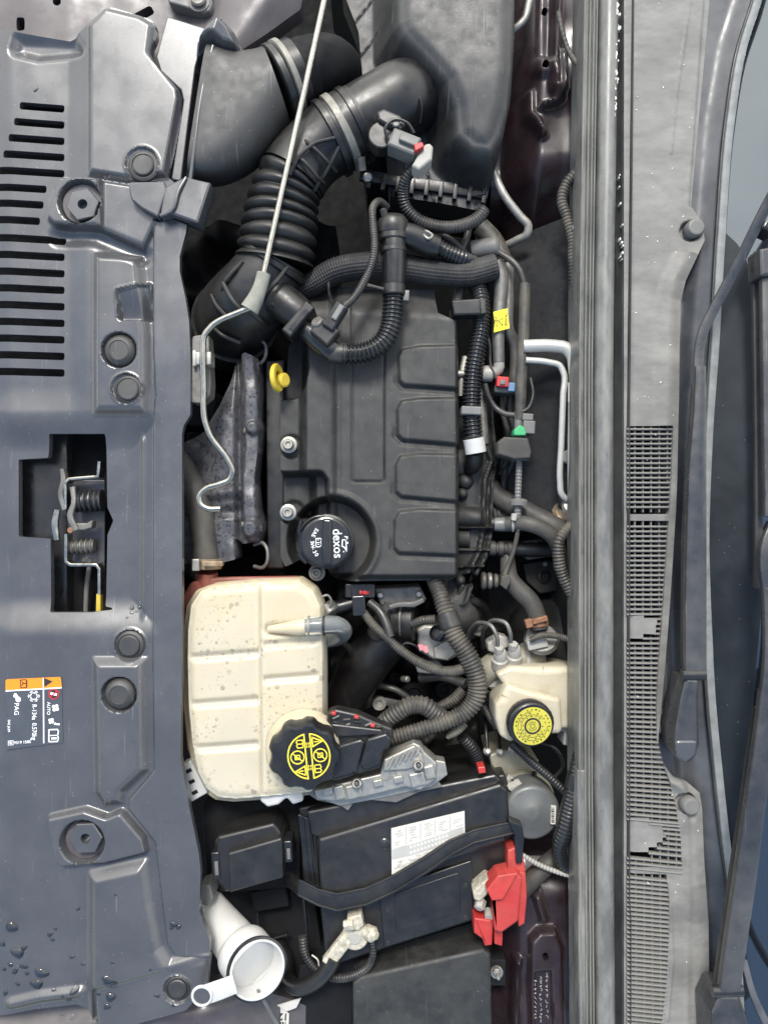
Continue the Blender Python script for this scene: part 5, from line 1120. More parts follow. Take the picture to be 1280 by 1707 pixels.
# ================================================================== COWL PANEL WITH GRILLE
RE = [(1190, -60), (1183, 0), (1172, 130), (1160, 260), (1153, 345), (1170, 372), (1174, 400), (1160, 430), (1142, 468), (1134, 500), (1132, 560), (1131, 660), (1126, 850), (1116, 1000), (1107, 1120), (1098, 1210), (1096, 1240), (1104, 1272), (1122, 1296), (1152, 1310), (1168, 1324), (1172, 1350), (1176, 1440), (1183, 1540), (1184, 1640), (1180, 1790)]
CW = [(1041, -60)] + RE + [(1041, 1790)]
def gr_right(y):       # right edge of the grille field
    return np.interp(y, [712, 850, 870, 1020, 1100, 1180, 1235, 1262, 1300, 1345, 1400, 1448, 1452, 1500, 1560, 1640, 1710], [1118, 1112, 1110, 1100, 1094, 1090, 1092, 1098, 1112, 1124, 1132, 1134, 1108, 1112, 1112, 1108, 1100])
G1 = [(1045, 710)] + [(float(gr_right(y)) + 2, y) for y in (710, 780, 850)] + [(1112, 857), (1045, 857)]
G2 = [(1045, 868)] + [(float(gr_right(y)) + 2, y) for y in (868, 940, 1020, 1100, 1180, 1235, 1262, 1300, 1345, 1400, 1445)] + [(1045, 1447)]
G3 = [(1045, 1456)] + [(float(gr_right(y)) + 2, y) for y in (1458, 1500, 1560, 1640, 1710)] + [(1100, 1735), (1045, 1735)]
rngi = random.Random(8)
def ragged(y0, y1, wmax, ph):      # blanked-off grille area: its edge steps in and out with the slot rows
    n = int((y1 - y0) / 8.1); out = []
    for k in range(n):
        t_ = (k + .5) / n; x_ = 1041 + wmax * (.42 + .58 * math.sin(math.pi * t_ ** ph) ** .8) + rngi.uniform(-4, 4); out += [(x_, y0 + k * 8.1), (x_, y0 + (k + 1) * 8.1)]
    return [(1041, y0)] + out + [(1041, y0 + n * 8.1)]
ISL = [ragged(1024, 1072, 52, 1.0), ragged(1364, 1428, 68, .9)]
def g_holes(X, Y):
    s = np.minimum.reduce([sdp(X, Y, g) for g in (G1, G2, G3)])
    for i in ISL: s = np.maximum(s, -sdp(X, Y, i))
    return s
ZW = .066
def h_cw(X, Y):
    red = np.interp(Y, [p[1] for p in RE], [p[0] for p in RE])
    h = -.004 * sst(1060, 1041, X) + vnoise(X, Y, 80, 51) * .002
    h += .006 * (1 - sst(0, 26, np.abs(X - red + 20))) * (Y > 420)
    step = np.interp(Y, [-60, 0, 150, 300, 380, 420], [1152, 1148, 1130, 1118, 1118, 1136])
    h += np.where(Y < 345, -.004 * sst(0, 6, X - np.interp(Y, [-60, 0, 345], [1176, 1170, 1146])), 0)
    ln = seg_d(X, Y, [(1150, 0), (1128, 150), (1118, 255)]); h += .0016 * (1 - sst(0, 3, ln))
    ln = seg_d(X, Y, [(1112, 1470), (1118, 1540), (1120, 1600), (1112, 1700)]); h += .002 * (1 - sst(0, 4, ln))
    h -= .006 * sst(-8, 6, X - np.interp(Y, [1300, 1330, 1500, 1700], [1140, 1146, 1152, 1150])) * (Y > 1300)
    for (x, y) in ((1150, 385), (1142, 1338)):
        h -= .010 * (1 - sst(15, 18, np.hypot(X - x, Y - y)))
    h -= .004 * (1 - sst(0, 12, np.hypot(X - 1153, (Y - 1363) * 1.2))) 
    return h
cw = thing('cowl_panel', 'weathered light grey plastic cowl panel with air grille below the windscreen', 'cowl', 1110, 853, .04)
obj('panel', hf(CW, h_cw, ZW, 2., .014, g_holes), 'cowl', cw, 60)
# grille slats: one object each, sharing one mesh
sm = MB(); prism_pts = rrect(1, 1, .3)
v_ = []
pth = np.array([[-.5, 0, 0], [.5, 0, 0]]); sweep(pth, [prism_pts * 1.0] * 2, (0, 0, 1), True, sm)
me_s = bpy.data.meshes.new('grille_slat'); me_s.from_pydata([tuple(q) for q in sm.v], [], sm.f); me_s.shade_smooth(); me_s.set_sharp_from_angle(angle=R(50)); me_s.materials.append(MT['cowl'])
def slat(name, x0, y0, x1, y1, z, w_px, h_m):
    a, b_ = P(x0, y0, z), P(x1, y1, z); d_ = b_ - a
    o_ = bpy.data.objects.new(name, me_s); COL.objects.link(o_); o_.parent = cw; o_.location = (a + b_) / 2 - WL[cw]
    o_.rotation_euler = (0, 0, math.atan2(d_.y, d_.x)); o_.scale = (d_.length, w_px * S, h_m); WL[o_] = WL[cw]; return o_
def isl_cut(y):
    x0 = 1043.
    for i in ISL:
        ys_ = [q[1] for q in i]
        if min(ys_) < y < max(ys_):
            X_ = np.linspace(1041, 1130, 180); s_ = sdp(X_, np.full(X_.shape, y), i); ins = X_[s_ < 0]
            if len(ins): x0 = max(x0, ins.max() - 1)
    return x0
y = 716.
while y < 1732:
    if not (853 < y < 872) and not (1445 < y < 1460):
        sl_ = 0. if y < 1060 else min(7., (y - 1060) * .02); xr = float(gr_right(y)) + 3
        x0 = isl_cut(y); yy0 = y
        if xr - x0 > 6: slat('grille_slat', x0, yy0, xr, yy0 + sl_ * (xr - x0) / 70, ZW - .0035, 3.9, .009)
    y += 8.1 if y < 1450 else 7.6
for k in range(1, 7):
    for (ya, yb) in ((710, 857), (868, 1447), (1456, 1735)):
        ys_ = np.arange(ya, yb + 1, 12.); run = None
        xk = lambda yy: 1043 + 13.5 * k + max(0, yy - 1060) * .004
        for yy in list(ys_) + [None]:
            ok = yy is not None and xk(yy) < gr_right(yy) - 3 and xk(yy) > isl_cut(yy) + 2
            if ok and run is None: run = yy
            if not ok and run is not None:
                last = (yy - 12) if yy is not None else ys_[-1]
                if last - run > 10: slat('grille_divider', xk(run), run, xk(last), last, ZW - .0058, 2.8, .008)
                run = None
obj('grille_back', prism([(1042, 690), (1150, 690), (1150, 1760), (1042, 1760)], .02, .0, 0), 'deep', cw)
for (x, y) in ((1150, 385), (1142, 1338)):
    c_ = obj('cowl_clip', lathe([(14, -6), (14, 16), (12, 19), (10, 19.5)], P(x + 2, y, ZW - .008), (.05, 0, 1), 28), 'grey', cw)
tr = thing('windscreen_trough', 'blue-grey plastic trough between cowl panel and windscreen', 'trough', 1160, 853, .02)
def h_tr(X, Y): 
    e = np.interp(Y, [-60, 0, 80, 200, 400, 560, 700, 900, 1000, 1150, 1300, 1400, 1480, 1790], [1275, 1258, 1232, 1212, 1196, 1186, 1177, 1170, 1172, 1178, 1192, 1203, 1212, 1230])
    return .014 * sst(-40, 0, X - e) + vnoise(X, Y, 90, 61) * .002 - .012 * (1 - sst(0, 20, np.abs(X - e + 50))) * (Y > 420)
TRG = [(1090, -60), (1280, -60), (1262, 0), (1236, 80), (1216, 200), (1200, 400), (1190, 560), (1181, 700), (1174, 900), (1176, 1000), (1182, 1150), (1196, 1300), (1207, 1400), (1216, 1480), (1236, 1790), (1090, 1790)]
obj('trough_panel', hf(TRG, h_tr, .048, 3., .02), 'trough', tr, 60)
obj('grommet', lathe([(20, -6), (22, 2), (16, 6), (8, 2)], P(1110, 1204, .05), (.2, .3, 1), 24), 'maroon_dusty', tr)
SL = [(1272, -60), (1256, 0), (1231, 80), (1211, 200), (1195, 400), (1186, 560), (1177, 700), (1170, 900), (1172, 1000), (1178, 1150), (1192, 1300), (1203, 1400), (1213, 1480), (1232, 1790)]
gs = thing('glass_seal', 'weathered pale rubber strip along the windscreen base', 'seal', 1185, 853, .04)
obj('strip', bar([(x + 6, y, .068, 13) for x, y in SL], 8, 3), 'glassseal', gs)
obj('inner_lip', bar([(x - 3, y, .066, 4) for x, y in SL], 7, 1.5), 'seal_dark', gs)
# windscreen: a curved sloping sheet
wsn = thing('windscreen', 'dark sloping windscreen glass reflecting the sky', 'windscreen', 1250, 853, .05)
def sheet(x_fun0, x_fun1, ys, nx, z_lift):
    V = []; F = []; m = len(ys)
    for y in ys:
        xa, xb = x_fun0(y), x_fun1(y); xs0 = np.interp(y, [q[1] for q in SL], [q[0] for q in SL])
        for k in range(nx + 1):
            x = xa + (xb - xa) * k / nx; c_ = P(x, y, .07); dx = (x - xs0) * S
            V.append((c_.x, c_.y, .066 + z_lift + dx * .42 - .00000008 * (y - 853) ** 2 * .3))
    for i in range(m - 1):
        for k in range(nx): a_ = i * (nx + 1) + k; F.append((a_, a_ + nx + 1, a_ + nx + 2, a_ + 1))
    return MB().add(V, F)
ys_ = np.linspace(-60, 1790, 50)
base_x = lambda y: np.interp(y, [q[1] for q in SL], [q[0] for q in SL]) + 4
obj('glass', sheet(base_x, lambda y: 1520, ys_, 14, 0), 'glass', wsn, 60)
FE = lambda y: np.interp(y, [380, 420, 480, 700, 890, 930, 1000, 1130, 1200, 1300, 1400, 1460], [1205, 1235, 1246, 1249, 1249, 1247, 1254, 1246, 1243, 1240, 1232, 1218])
obj('frit_dark_reflection', sheet(base_x, lambda y: max(FE(y), base_x(y) + 1), np.linspace(385, 1455, 50), 5, .0015), 'frit_reflection', wsn, 60)  # dark sheet over the glass: frit plus a painted dark reflection

# ================================================================== WIPERS
w1 = thing('upper_wiper', 'grey wiper with bent arm and blade on the upper windscreen', 'wiper', 1150, 1200, .06)
obj('rod', bar([(1300, 300, .16, 15), (1276, 345, .15, 15), (1228, 442, .13, 15), (1186, 522, .116, 15), (1170, 556, .112, 15), (1164, 585, .11, 15), (1163, 622, .11, 15)], 8, 2), 'wiper', w1)
obj('arm', bar([(1165, 612, .113, 17), (1164, 680, .113, 20), (1160, 780, .112, 27), (1158, 900, .11, 31), (1157, 1020, .108, 33), (1157, 1118, .106, 33)], 16, 4), 'wiper', w1)
obj('arm_skirt', bar([(1158, 640, .104, 8), (1150, 760, .102, 10), (1143, 900, .1, 10), (1141, 1020, .098, 10), (1140, 1110, .096, 10)], 14, 2), 'black', w1)
obj('hinge', tube([(1136, 1125, .108), (1174, 1124, .108)], 9, n=18), 'black_gloss', w1)
obj('head', prism(rp([(1143, 1130), (1166, 1132), (1164, 1150), (1164, 1180), (1166, 1240), (1160, 1262), (1145, 1274), (1130, 1266), (1124, 1252), (1125, 1220), (1133, 1172)], [6, 6, 6, 6, 14, 18, 20, 18, 12, 6, 6]), .112, .06, 5), 'wiper', w1)
obj('head_cap', prism(rp([(1125, 1234), (1164, 1234), (1161, 1260), (1144, 1273), (1128, 1264)], 7), .1135, .09, 4), 'panel', w1)
obj('blade_rubber', bar([(1257, 425, .115, 12), (1260, 600, .114, 12), (1262, 840, .113, 12), (1262, 980, .112, 14)], 12, 2), 'seal_dark', w1)
obj('blade_spine', bar([(1280, 450, .135, 26), (1281, 640, .134, 24), (1283, 860, .133, 22)], 14, 4), 'wiper', w1)
obj('blade_end', prism(rp([(1266, 414), (1290, 410), (1300, 458), (1268, 460)], 4), .15, .115, 4), 'wiper', w1)
obj('blade_bracket', prism(rp(rect(1284, 378, 26, 14, 25), 4), .15, .12, 3), 'black_gloss', w1)
w2 = thing('lower_wiper', 'wide grey wiper arm slanting across the lower windscreen', 'wiper', 1200, 1690, .06)
obj('arm', bar([(1279, 1150, .150, 26), (1272, 1220, .147, 28), (1256, 1340, .142, 30), (1240, 1460, .135, 32), (1224, 1570, .128, 32), (1213, 1652, .122, 32)], 16, 4), 'wiper', w2)
obj('arm_upper', bar([(1288, 868, .15, 10), (1283, 900, .152, 26), (1283, 1010, .152, 22), (1284, 1090, .152, 22), (1279, 1168, .151, 26)], 12, 3), 'wiper', w2)
obj('arm_skirt', bar([(1262, 1180, .136, 12), (1244, 1320, .128, 14), (1226, 1450, .12, 16), (1204, 1600, .11, 16), (1196, 1660, .108, 16)], 16, 2), 'black', w2)
obj('hinge', tube([(1186, 1652, .122), (1236, 1650, .122)], 9, n=18), 'black_gloss', w2)
obj('head', prism(rp([(1200, 1660), (1232, 1660), (1246, 1700), (1262, 1760), (1190, 1770), (1186, 1690)], 6), .124, .07, 5), 'wiper', w2)
tag(obj('pillar_trim', bar([(1238, 1600, .12, 10), (1255, 1660, .13, 10), (1285, 1720, .14, 12), (1330, 1780, .15, 12)], 8, 2), 'trough', None), 'pale trim strip at the lower windscreen corner beyond the wiper head', 'trim')

# grit and plant bits caught on the cowl and along the seal
gb_ = MB(); rng = random.Random(21)
for k in range(60):
    y = rng.uniform(0, 1700); xr = np.interp(y, [p[1] for p in RE], [p[0] for p in RE]); x = rng.uniform(1052, xr - 8)
    if 700 < y and x < gr_right(y) + 4: 
        if rng.random() < .75: continue
    zc_ = ZW + float(h_cw(np.array([[x]]), np.array([[y]]))[0, 0]); a = rng.uniform(0, 180); L_ = rng.uniform(1., 3.4)
    prism(rect(x, y, L_, rng.uniform(.6, 1.3), a), zc_ + .0008, zc_ - .001, 0, mb=gb_)
tag(obj('cowl_debris', gb_, 'flake', None), 'pale grit and plant bits scattered on the grey cowl panel', 'debris', kind='stuff')
# ================================================================== COOLANT TANK
TK = rp([(314, 1010), (330, 984), (352, 975), (430, 968), (498, 966), (524, 984), (537, 1012), (540, 1060), (541, 1130), (541, 1230), (540, 1300), (520, 1326), (460, 1332), (392, 1337), (362, 1334), (340, 1318), (326, 1290), (316, 1240), (310, 1180), (308, 1100), (309, 1050)], 12)
tk = thing('coolant_tank', 'cream translucent coolant tank with ribbed top and black yellow cap', 'coolant tank', 425, 1150, -.1)
def h_tk(X, Y):
    d = -sdp(X, Y, TK); r_ = 20
    h = -.018 * (1 - np.sqrt(np.clip(1 - (1 - np.clip(d / r_, 0, 1)) ** 2, 0, 1)))
    h += .003 * (1 - sst(0, 2.6, np.abs(d - 5)))
    tl = lambda y0, xa, xb: np.where((X > xa) & (X < xb), 1, 0) * (1 - sst(0, 10, np.abs(Y - y0 + (X - 430) * .075)))
    h -= .0055 * (tl(1088, 318, 432) + tl(1166, 318, 432) + tl(1240, 318, 432) + tl(1076, 440, 545) + tl(1134, 440, 545)) * sst(4, 18, d)
    h -= .004 * (1 - sst(0, 6, np.abs(X - 435 - (Y - 1150) * .01))) * sst(4, 18, d)
    h += .0015 * np.cos((X - 380) / 60.) 
    h -= .006 * (1 - sst(0, 16, seg_d(X, Y, [(450, 1050), (545, 1046)])))
    return h
obj('shell', hf(TK, h_tk, .022, 2., .045), 'tank', tk, 70)
obj('seam', prism(rp([(x - (3 if x < 425 else -1), y) for x, y in TK][::3], 2), -.018, -.026, 2), 'tank_plain', tk)
obj('lower_half', prism(rp([(296, 1010), (318, 970), (360, 962), (500, 960), (536, 1000), (536, 1300), (390, 1330), (340, 1318), (312, 1250), (302, 1150)], 12), -.024, -.13, 4, flare=-14), 'tank_red', tk)
obj('inlet_neck', tube([(345, 955, -.036), (346, 985, -.04)], 19, n=24), 'tank_red', tk)
sb = obj('side_bracket', prism(rp([(302, 1276), (318, 1268), (346, 1322), (318, 1338)], 3), -.005, -.03, 2), 'white', tk)
for k in range(3): obj('bracket_slot', prism(rect(315 + k * 5, 1285 + k * 18, 10, 6, -28), -.0045, -.01, 0), 'black', sb)
obj('outlet_nipple', tube([(448, 1049, .02, 6), (480, 1047, .026, 10), (496, 1046, .028, 13), (514, 1044, .028, 13)], 11, n=20), 'tank_plain', tk)
ho = obj('overflow_hose', tube([(510, 1044, .028), (536, 1042, .028), (560, 1042, .022), (572, 1050, .004), (566, 1060, -.02), (545, 1066, -.05)], 15, n=22), 'clear', tk)
obj('hose_core', tube([(522, 1043, .027), (558, 1043, .02), (568, 1051, .002), (560, 1060, -.022)], 9, n=14), 'grey', ho)
for x in (515, 540): obj('hose_clip', lathe([(16, -2), (16.8, 0), (16, 2)], P(x, 1043, .028), (1, 0, 0), 22), 'silver' if x == 515 else 'black', ho)
obj('filler_neck', lathe([(62, -36), (60, -10), (56, 0), (40, 2)], P(504, 1256, .046), (.02, -.08, 1), 40), 'tank_plain', tk)
obj('lower_tab', prism(rp([(432, 1318), (460, 1312), (502, 1318), (506, 1336), (488, 1342), (478, 1330), (464, 1342), (446, 1346), (434, 1336)], 5), .012, -.02, 4), 'white', tk)
axk = (.05, -.10, 1)
ck = obj('cap', lathe([(53, -30), (54, -24), (54, -6), (51, -1), (47, 0)], P(507, 1262, .078), axk, 96, lobes=(9, .045)), 'black', tk)
zk = .0785; kx, ky = 515, 1261; ca = R(-5)
def kp(pts): return [(kx + x * math.cos(ca) - y * math.sin(ca), ky + x * math.sin(ca) + y * math.cos(ca)) for x, y in pts]
ck3 = (507, 1262, .078)
def outline(pts, w_, z, mb):
    n = len(pts)
    for i in range(n):
        (x0, y0), (x1, y1) = pts[i], pts[(i + 1) % n]; L_ = math.hypot(x1 - x0, y1 - y0)
        if L_ < .05: continue
        ux, uy = (x1 - x0) / L_, (y1 - y0) / L_; h_ = w_ / 2
        flatpoly([(x0 - ux * h_ - uy * h_, y0 - uy * h_ + ux * h_), (x1 + ux * h_ - uy * h_, y1 + uy * h_ + ux * h_), (x1 + ux * h_ + uy * h_, y1 + uy * h_ - ux * h_), (x0 - ux * h_ + uy * h_, y0 - uy * h_ - ux * h_)], z + (i % 2) * .00004, mb)
for sgn in (-1, 1):
    b = MB(); R0 = 37; off = 5
    arc = [(sgn * (off + (R0 - off) * math.cos(a)) if False else sgn * R0 * math.cos(a), R0 * math.sin(a)) for a in np.linspace(-1.43, 1.43, 22)]
    arc = [(x * .94, y * 1.04) for x, y in arc]
    outline(kp(arc), 2.2, zk, b)
    obj('printed_border', tiltz(b, ck3, axk), 'yprint', ck)
    b = MB(); tri = [(sgn * 8, sgn * -32), (sgn * 24, sgn * -24), (sgn * 8, sgn * -16)]; outline(kp(tri), 2., zk, b); flatpoly(kp([(sgn * 11, sgn * -25), (sgn * 19, sgn * -24.6), (sgn * 19, sgn * -23.4), (sgn * 11, sgn * -23)]), zk + .0001, b)
    obj('warning_triangle', tiltz(b, ck3, axk), 'yprint', ck)
    b = MB(); outline(kp(circ(sgn * 19, 0, 11, 20)), 1.8, zk, b); flatpoly(kp(rect(sgn * 19, 0, 21, 1.6, 45)), zk + .0001, b); outline(kp(rect(sgn * 19, 0, 8, 7)), 1.4, zk + .00015, b); flatpoly(kp(rect(sgn * 21, 1, 4, 3)), zk + .0002, b)
    obj('no_open_symbol', tiltz(b, ck3, axk), 'yprint', ck)
    b = MB(); outline(kp([(sgn * 8, sgn * 16), (sgn * 17, sgn * 16), (sgn * 18.5, sgn * 20), (sgn * 17, sgn * 23), (sgn * 18.5, sgn * 26), (sgn * 17, sgn * 29), (sgn * 8, sgn * 29)]), 1.6, zk, b); flatpoly(kp(rect(sgn * 12, sgn * 22.5, 8, 1.4)), zk + .0001, b)
    obj('manual_symbol', tiltz(b, ck3, axk), 'yprint', ck)
b = MB()
for yy in (-22, -17, 17, 22): flatpoly(kp(rect(-1.8, yy, 1.6, 3.6)), zk, b); flatpoly(kp(rect(1.8, yy, 1.6, 3.6)), zk, b)
obj('small_print', tiltz(b, ck3, axk), 'yprint', ck)
wc = thing('spring_hose_clamp', 'shiny wire hose clamp beside the tank hose', 'clamp', 545, 1015, -.06)
obj('loop', tube([(534, 1008, -.02), (536, 996, -.012), (546, 992, -.01), (552, 1000, -.014), (550, 1012, -.02)], 2, n=8), 'silver', wc)
obj('coil', lathe([(16, -10), (18, -8), (18, 8), (16, 10)], P(548, 1018, -.035), (.6, -.6, .3), 20), 'grey_metal', wc)
obj('stub', tube([(556, 1014, -.045), (590, 1005, -.05)], 12), 'black', wc)

# ================================================================== GEARBOX DEPTH
gbx = thing('gearbox', 'dark gearbox casting deep in the bay between tank and brake reservoir', 'gearbox', 680, 1130, -.5)
def h_gb(X, Y): return vnoise(X, Y, 70, 71) * .12 + vnoise(X, Y, 30, 72) * .05 + vnoise(X, Y, 13, 73) * .012
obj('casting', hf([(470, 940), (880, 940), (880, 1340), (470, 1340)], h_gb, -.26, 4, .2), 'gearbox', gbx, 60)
for (x, y, r_, m_) in ((590, 1185, 20, 'grey_metal'), (632, 1172, 14, 'beige'), (660, 1130, 10, 'grey_metal'), (690, 1160, 26, 'tan'), (740, 1150, 16, 'lightgrey')):
    obj('boss', lathe([(r_, -30), (r_, 4), (r_ * .6, 6), (r_ * .5, 2)], P(x, y, -.2), (.1, .2, 1), 20), 'dull' if m_ != 'beige' else 'grey_metal', gbx)
tag(obj('lower_radiator_hose', tube([(560, 1200, -.16, 38), (590, 1140, -.14, 42), (625, 1085, -.13, 44), (660, 1050, -.13, 44)], 42, n=28), 'rubber', None), 'wide shadowy rubber hose diving behind the coolant tank', 'hose')
# thermostat housing / throttle area
th_ = thing('throttle_body', 'grey metal throttle body with motor housing under the wiring bundle', 'throttle body', 715, 1070, -.15)
obj('motor_housing', prism(rp([(694, 1050), (706, 1042), (738, 1042), (752, 1056), (768, 1078), (766, 1092), (748, 1102), (722, 1100), (698, 1086)], 6), -.075, -.14, 5), 'alu', th_)
obj('cover_step', prism(rp([(722, 1080), (752, 1062), (766, 1086), (746, 1102), (724, 1098)], 3), -.068, -.1, 3), 'alu', th_)
obj('bore', lathe([(34, -34), (36, -30), (36, 24), (32, 28)], P(668, 1036, -.085), (.95, 0, .2), 30), 'black', th_)
for k in range(3): obj('bore_ring', lathe([(36, -3), (38, -1), (38, 1), (36, 3)], P(654 + k * 18, 1034, -.085), (.95, 0, .2), 30), 'dull' if k != 1 else 'grey_metal', th_)
obj('vent_plug', lathe([(14, -12), (15, -4), (13, -3), (13, 0), (15, 1), (14, 8), (8, 10)], P(731, 1056, -.055), (-.5, .2, .7), 24), 'black_gloss', th_)
obj('lower_box', prism(rp([(690, 1104), (730, 1100), (742, 1116), (716, 1124), (696, 1122)], 4), -.09, -.13, 3), 'grey', th_)
obj('side_bracket', bar([(650, 1012, -.05, 8), (665, 1008, -.048, 8), (690, 1007, -.046, 9), (706, 1000, -.044, 8)], 4, 1.5), 'grey_metal', th_)
tag(obj('pink_tag', prism(rp([(696, 1076), (702, 1074), (708, 1078), (712, 1076), (715, 1086), (710, 1090), (704, 1084), (700, 1086)], 1.5), -.052, -.06, 1), 'pink', None), 'small pink paper tag on the throttle connector', 'tag')
cq = thing('coil_connector', 'black electrical connector with a red lock below the engine cover edge', 'connector', 600, 1000, -.06)
obj('shell', prism(rp(rect(600, 985, 50, 24, 0), 3), -.035, -.07, 2), 'black', cq)
obj('latch', prism(rp(rect(598, 1010, 22, 34, -4), 3), -.028, -.06, 2), 'black_gloss', cq)
obj('red_lock', prism(rect(607, 988, 16, 6, 4), -.033, -.04, 1), 'redlock', cq)
for k in range(4): obj('rib', prism(rect(586 + k * 9, 984, 2, 20), -.033, -.04, .5), 'black_gloss', cq)
# harness
hn = [('main_harness', [(722, 966, -.03, 13), (732, 988, -.02, 14), (744, 1022, -.01, 16), (757, 1058, -.004, 17), (778, 1090, -.002, 17), (791, 1118, -.002, 17), (796, 1142, -.002, 17), (792, 1166, -.002, 16), (776, 1187, -.002, 15), (745, 1202, -.002, 14), (700, 1216, -.004, 13), (650, 1230, -.008, 12)], 15, 6.2, 'thickest ribbed wiring harness curving from engine cover to control module', 'dusty'),
      ('module_harness', [(632, 1212, -.02, 14), (655, 1192, -.01, 15), (685, 1176, -.006, 16), (706, 1176, -.006, 16), (724, 1188, -.008, 15), (746, 1200, -.014, 12)], 15, 6.2, 'short arched ribbed harness just above the control module', 'dusty'),
      ('coil_harness', [(604, 1018, -.035, 7), (622, 1042, -.028, 8), (645, 1064, -.022, 8), (676, 1090, -.016, 8.5), (706, 1108, -.012, 9), (740, 1119, -.010, 9), (768, 1116, -.008, 10), (784, 1108, -.008, 11)], 8.5, 4.5, 'thin ribbed harness running from the red-locked connector to the thick harness', 'dusty'),
      ('branch_harness', [(616, 1004, -.04, 8), (634, 1020, -.032, 8), (644, 1040, -.026, 8), (650, 1062, -.022, 8)], 8, 30, 'smooth taped harness branch joining the thin ribbed one', 'conduit'),
      ('sensor_harness', [(690, 1040, -.05, 8), (706, 1034, -.035, 8), (726, 1032, -.03, 8)], 8, 4.5, 'short ribbed harness stub above the throttle motor', 'dusty'),
      ('shadow_harness', [(730, 1180, -.04, 9), (756, 1166, -.035, 10), (772, 1150, -.035, 10)], 10, 4.5, 'dull ribbed harness piece inside the bend of the thick harness', 'dusty'),
      ('drop_harness', [(770, 1228, -.04, 11), (786, 1246, -.05, 12), (796, 1270, -.07, 12), (798, 1300, -.1, 12)], 12, 6, 'black ribbed harness dropping beside the battery corner', 'rubber')]
for (nm, q, r_, pt, lab, m_) in hn:
    tag(obj(nm, tube(q, r_, (pt, .17 if pt < 10 else .03), n=20), m_, None, 80), lab, 'wire harness')
tag(obj('tape_wrap', tube([(744, 1022, -.010, 17.6), (752, 1046, -.006, 18.2)], 18, n=22), 'conduit', None), 'black tape wrap on the thick harness below the engine cover', 'tape')
tag(obj('frayed_lead', tube([(746, 1228, -.03, 5), (764, 1216, -.02, 8), (776, 1206, -.02, 7)], 7, (4, .3), n=10), 'beige', None), 'frayed tan lead poking out below the thick harness', 'wire')
for k, (x, y) in enumerate(((800, 1160), (812, 1200))): pass
cab = thing('cable_bracket', 'pale small bracket between harness and brake reservoir', 'bracket', 800, 1150, -.1)
obj('knob', lathe([(20, -12), (22, -2), (18, 6), (8, 8)], P(822, 1128, -.05), (-.5, .2, .8), 24), 'lightgrey', cab)
obj('block', prism(rp(rect(820, 1160, 24, 22, 5), 4), -.06, -.1, 3), 'dull', cab)
obj('arm', tube([(806, 1178, -.06), (818, 1198, -.05), (828, 1214, -.05)], 6, (5, .1)), 'dusty', cab)

# ================================================================== CONTROL MODULE
cm = thing('control_module', 'silver finned control module with black connector block above the battery', 'control module', 620, 1280, -.06)
obj('sink_skirt', prism(rp([(520, 1326), (560, 1312), (640, 1292), (700, 1262), (742, 1270), (746, 1292), (720, 1312), (640, 1330), (566, 1344)], 3), .004, -.02, 2), 'silver', cm)
obj('heat_sink', prism(rp([(524, 1318), (560, 1308), (592, 1300), (634, 1290), (638, 1270), (646, 1262), (690, 1238), (702, 1244), (708, 1254), (728, 1272), (726, 1300), (700, 1318), (676, 1312), (604, 1330), (566, 1336), (528, 1334)], 3), .018, -.02, 3), 'silver', cm)
obj('raised_plate', prism(rp([(638, 1286), (640, 1266), (690, 1242), (704, 1258), (708, 1274), (676, 1284)], 3), .024, .01, 3), 'silver', cm)
for (x, y) in ((566, 1322), (590, 1320), (696, 1300), (716, 1288)):
    obj('post', prism(rp(rect(x, y, 26 if x in (590, 696) else 18, 24, -14), 3), .022, -.02, 3), 'silver', cm)
for (x, y) in ((595, 1300), (697, 1270)):
    s_ = obj('stud_nut', lathe([(9, -6), (9, 2), (7, 5), (7, 8)], P(x, y + 6, .028), (0, .25, 1), 16), 'silver', cm)
    obj('stud', lathe([(4.4, 0), (4.4, 22), (3, 24)], P(x, y + 4, .03), (0, .25, 1), 12), 'spring', s_)
for q in ([(640, 1300, .0185), (650, 1297, .0185), (650, 1288, .0185), (660, 1286, .0185), (660, 1296, .0185), (668, 1294, .0185)],): obj('cooling_rib', tube(q, 1.6, n=6, smooth=False), 'silver', cm)
for k in range(6): obj('cooling_fin', bar([(648 + k * 9, 1280 - k * 4, .027, 3), (656 + k * 9, 1262 - k * 3.6, .027, 3)], 5, 1), 'silver', cm)
for (x, y, a_) in ((546, 1320, -14), (630, 1306, -14), (664, 1300, -14)): obj('cast_lug', prism(rp(rect(x, y, 16, 12, a_), 2), .024, .0, 2), 'silver', cm)
obj('base_tray', prism(rp([(508, 1320), (528, 1334), (566, 1342), (580, 1352), (590, 1338), (620, 1334), (660, 1338), (700, 1320), (738, 1312), (728, 1300), (742, 1290), (730, 1276), (600, 1300)], 2), .002, -.002, 1), 'grey_metal', cm)
cbk = obj('connector_block', prism(rp([(546, 1300), (562, 1302), (634, 1280), (640, 1244), (654, 1236), (654, 1214), (628, 1204), (596, 1190), (560, 1182), (546, 1188), (540, 1240)], 5), .034, .01, 4), 'black', cm)
obj('block_step', prism(rp([(554, 1246), (602, 1232), (608, 1238), (602, 1260), (594, 1288), (556, 1298), (548, 1284)], 5), .044, .03, 4), 'black_gloss', cm)
obj('block_end', prism(rp([(612, 1232), (644, 1222), (652, 1232), (650, 1244), (638, 1252), (632, 1274), (608, 1284), (600, 1274)], 4), .046, .02, 4), 'black_gloss', cm)
obj('lock_slide', prism(rp([(552, 1206), (636, 1216), (640, 1226), (552, 1230)], 4), .040, .03, 3), 'black', cm)
for (x, y) in ((556, 1186), (594, 1192), (621, 1206)): obj('red_tab', prism(rp(rect(x, y + 4, 8, 6, 15), 2), .040, .03, 1.5), 'red', cm)
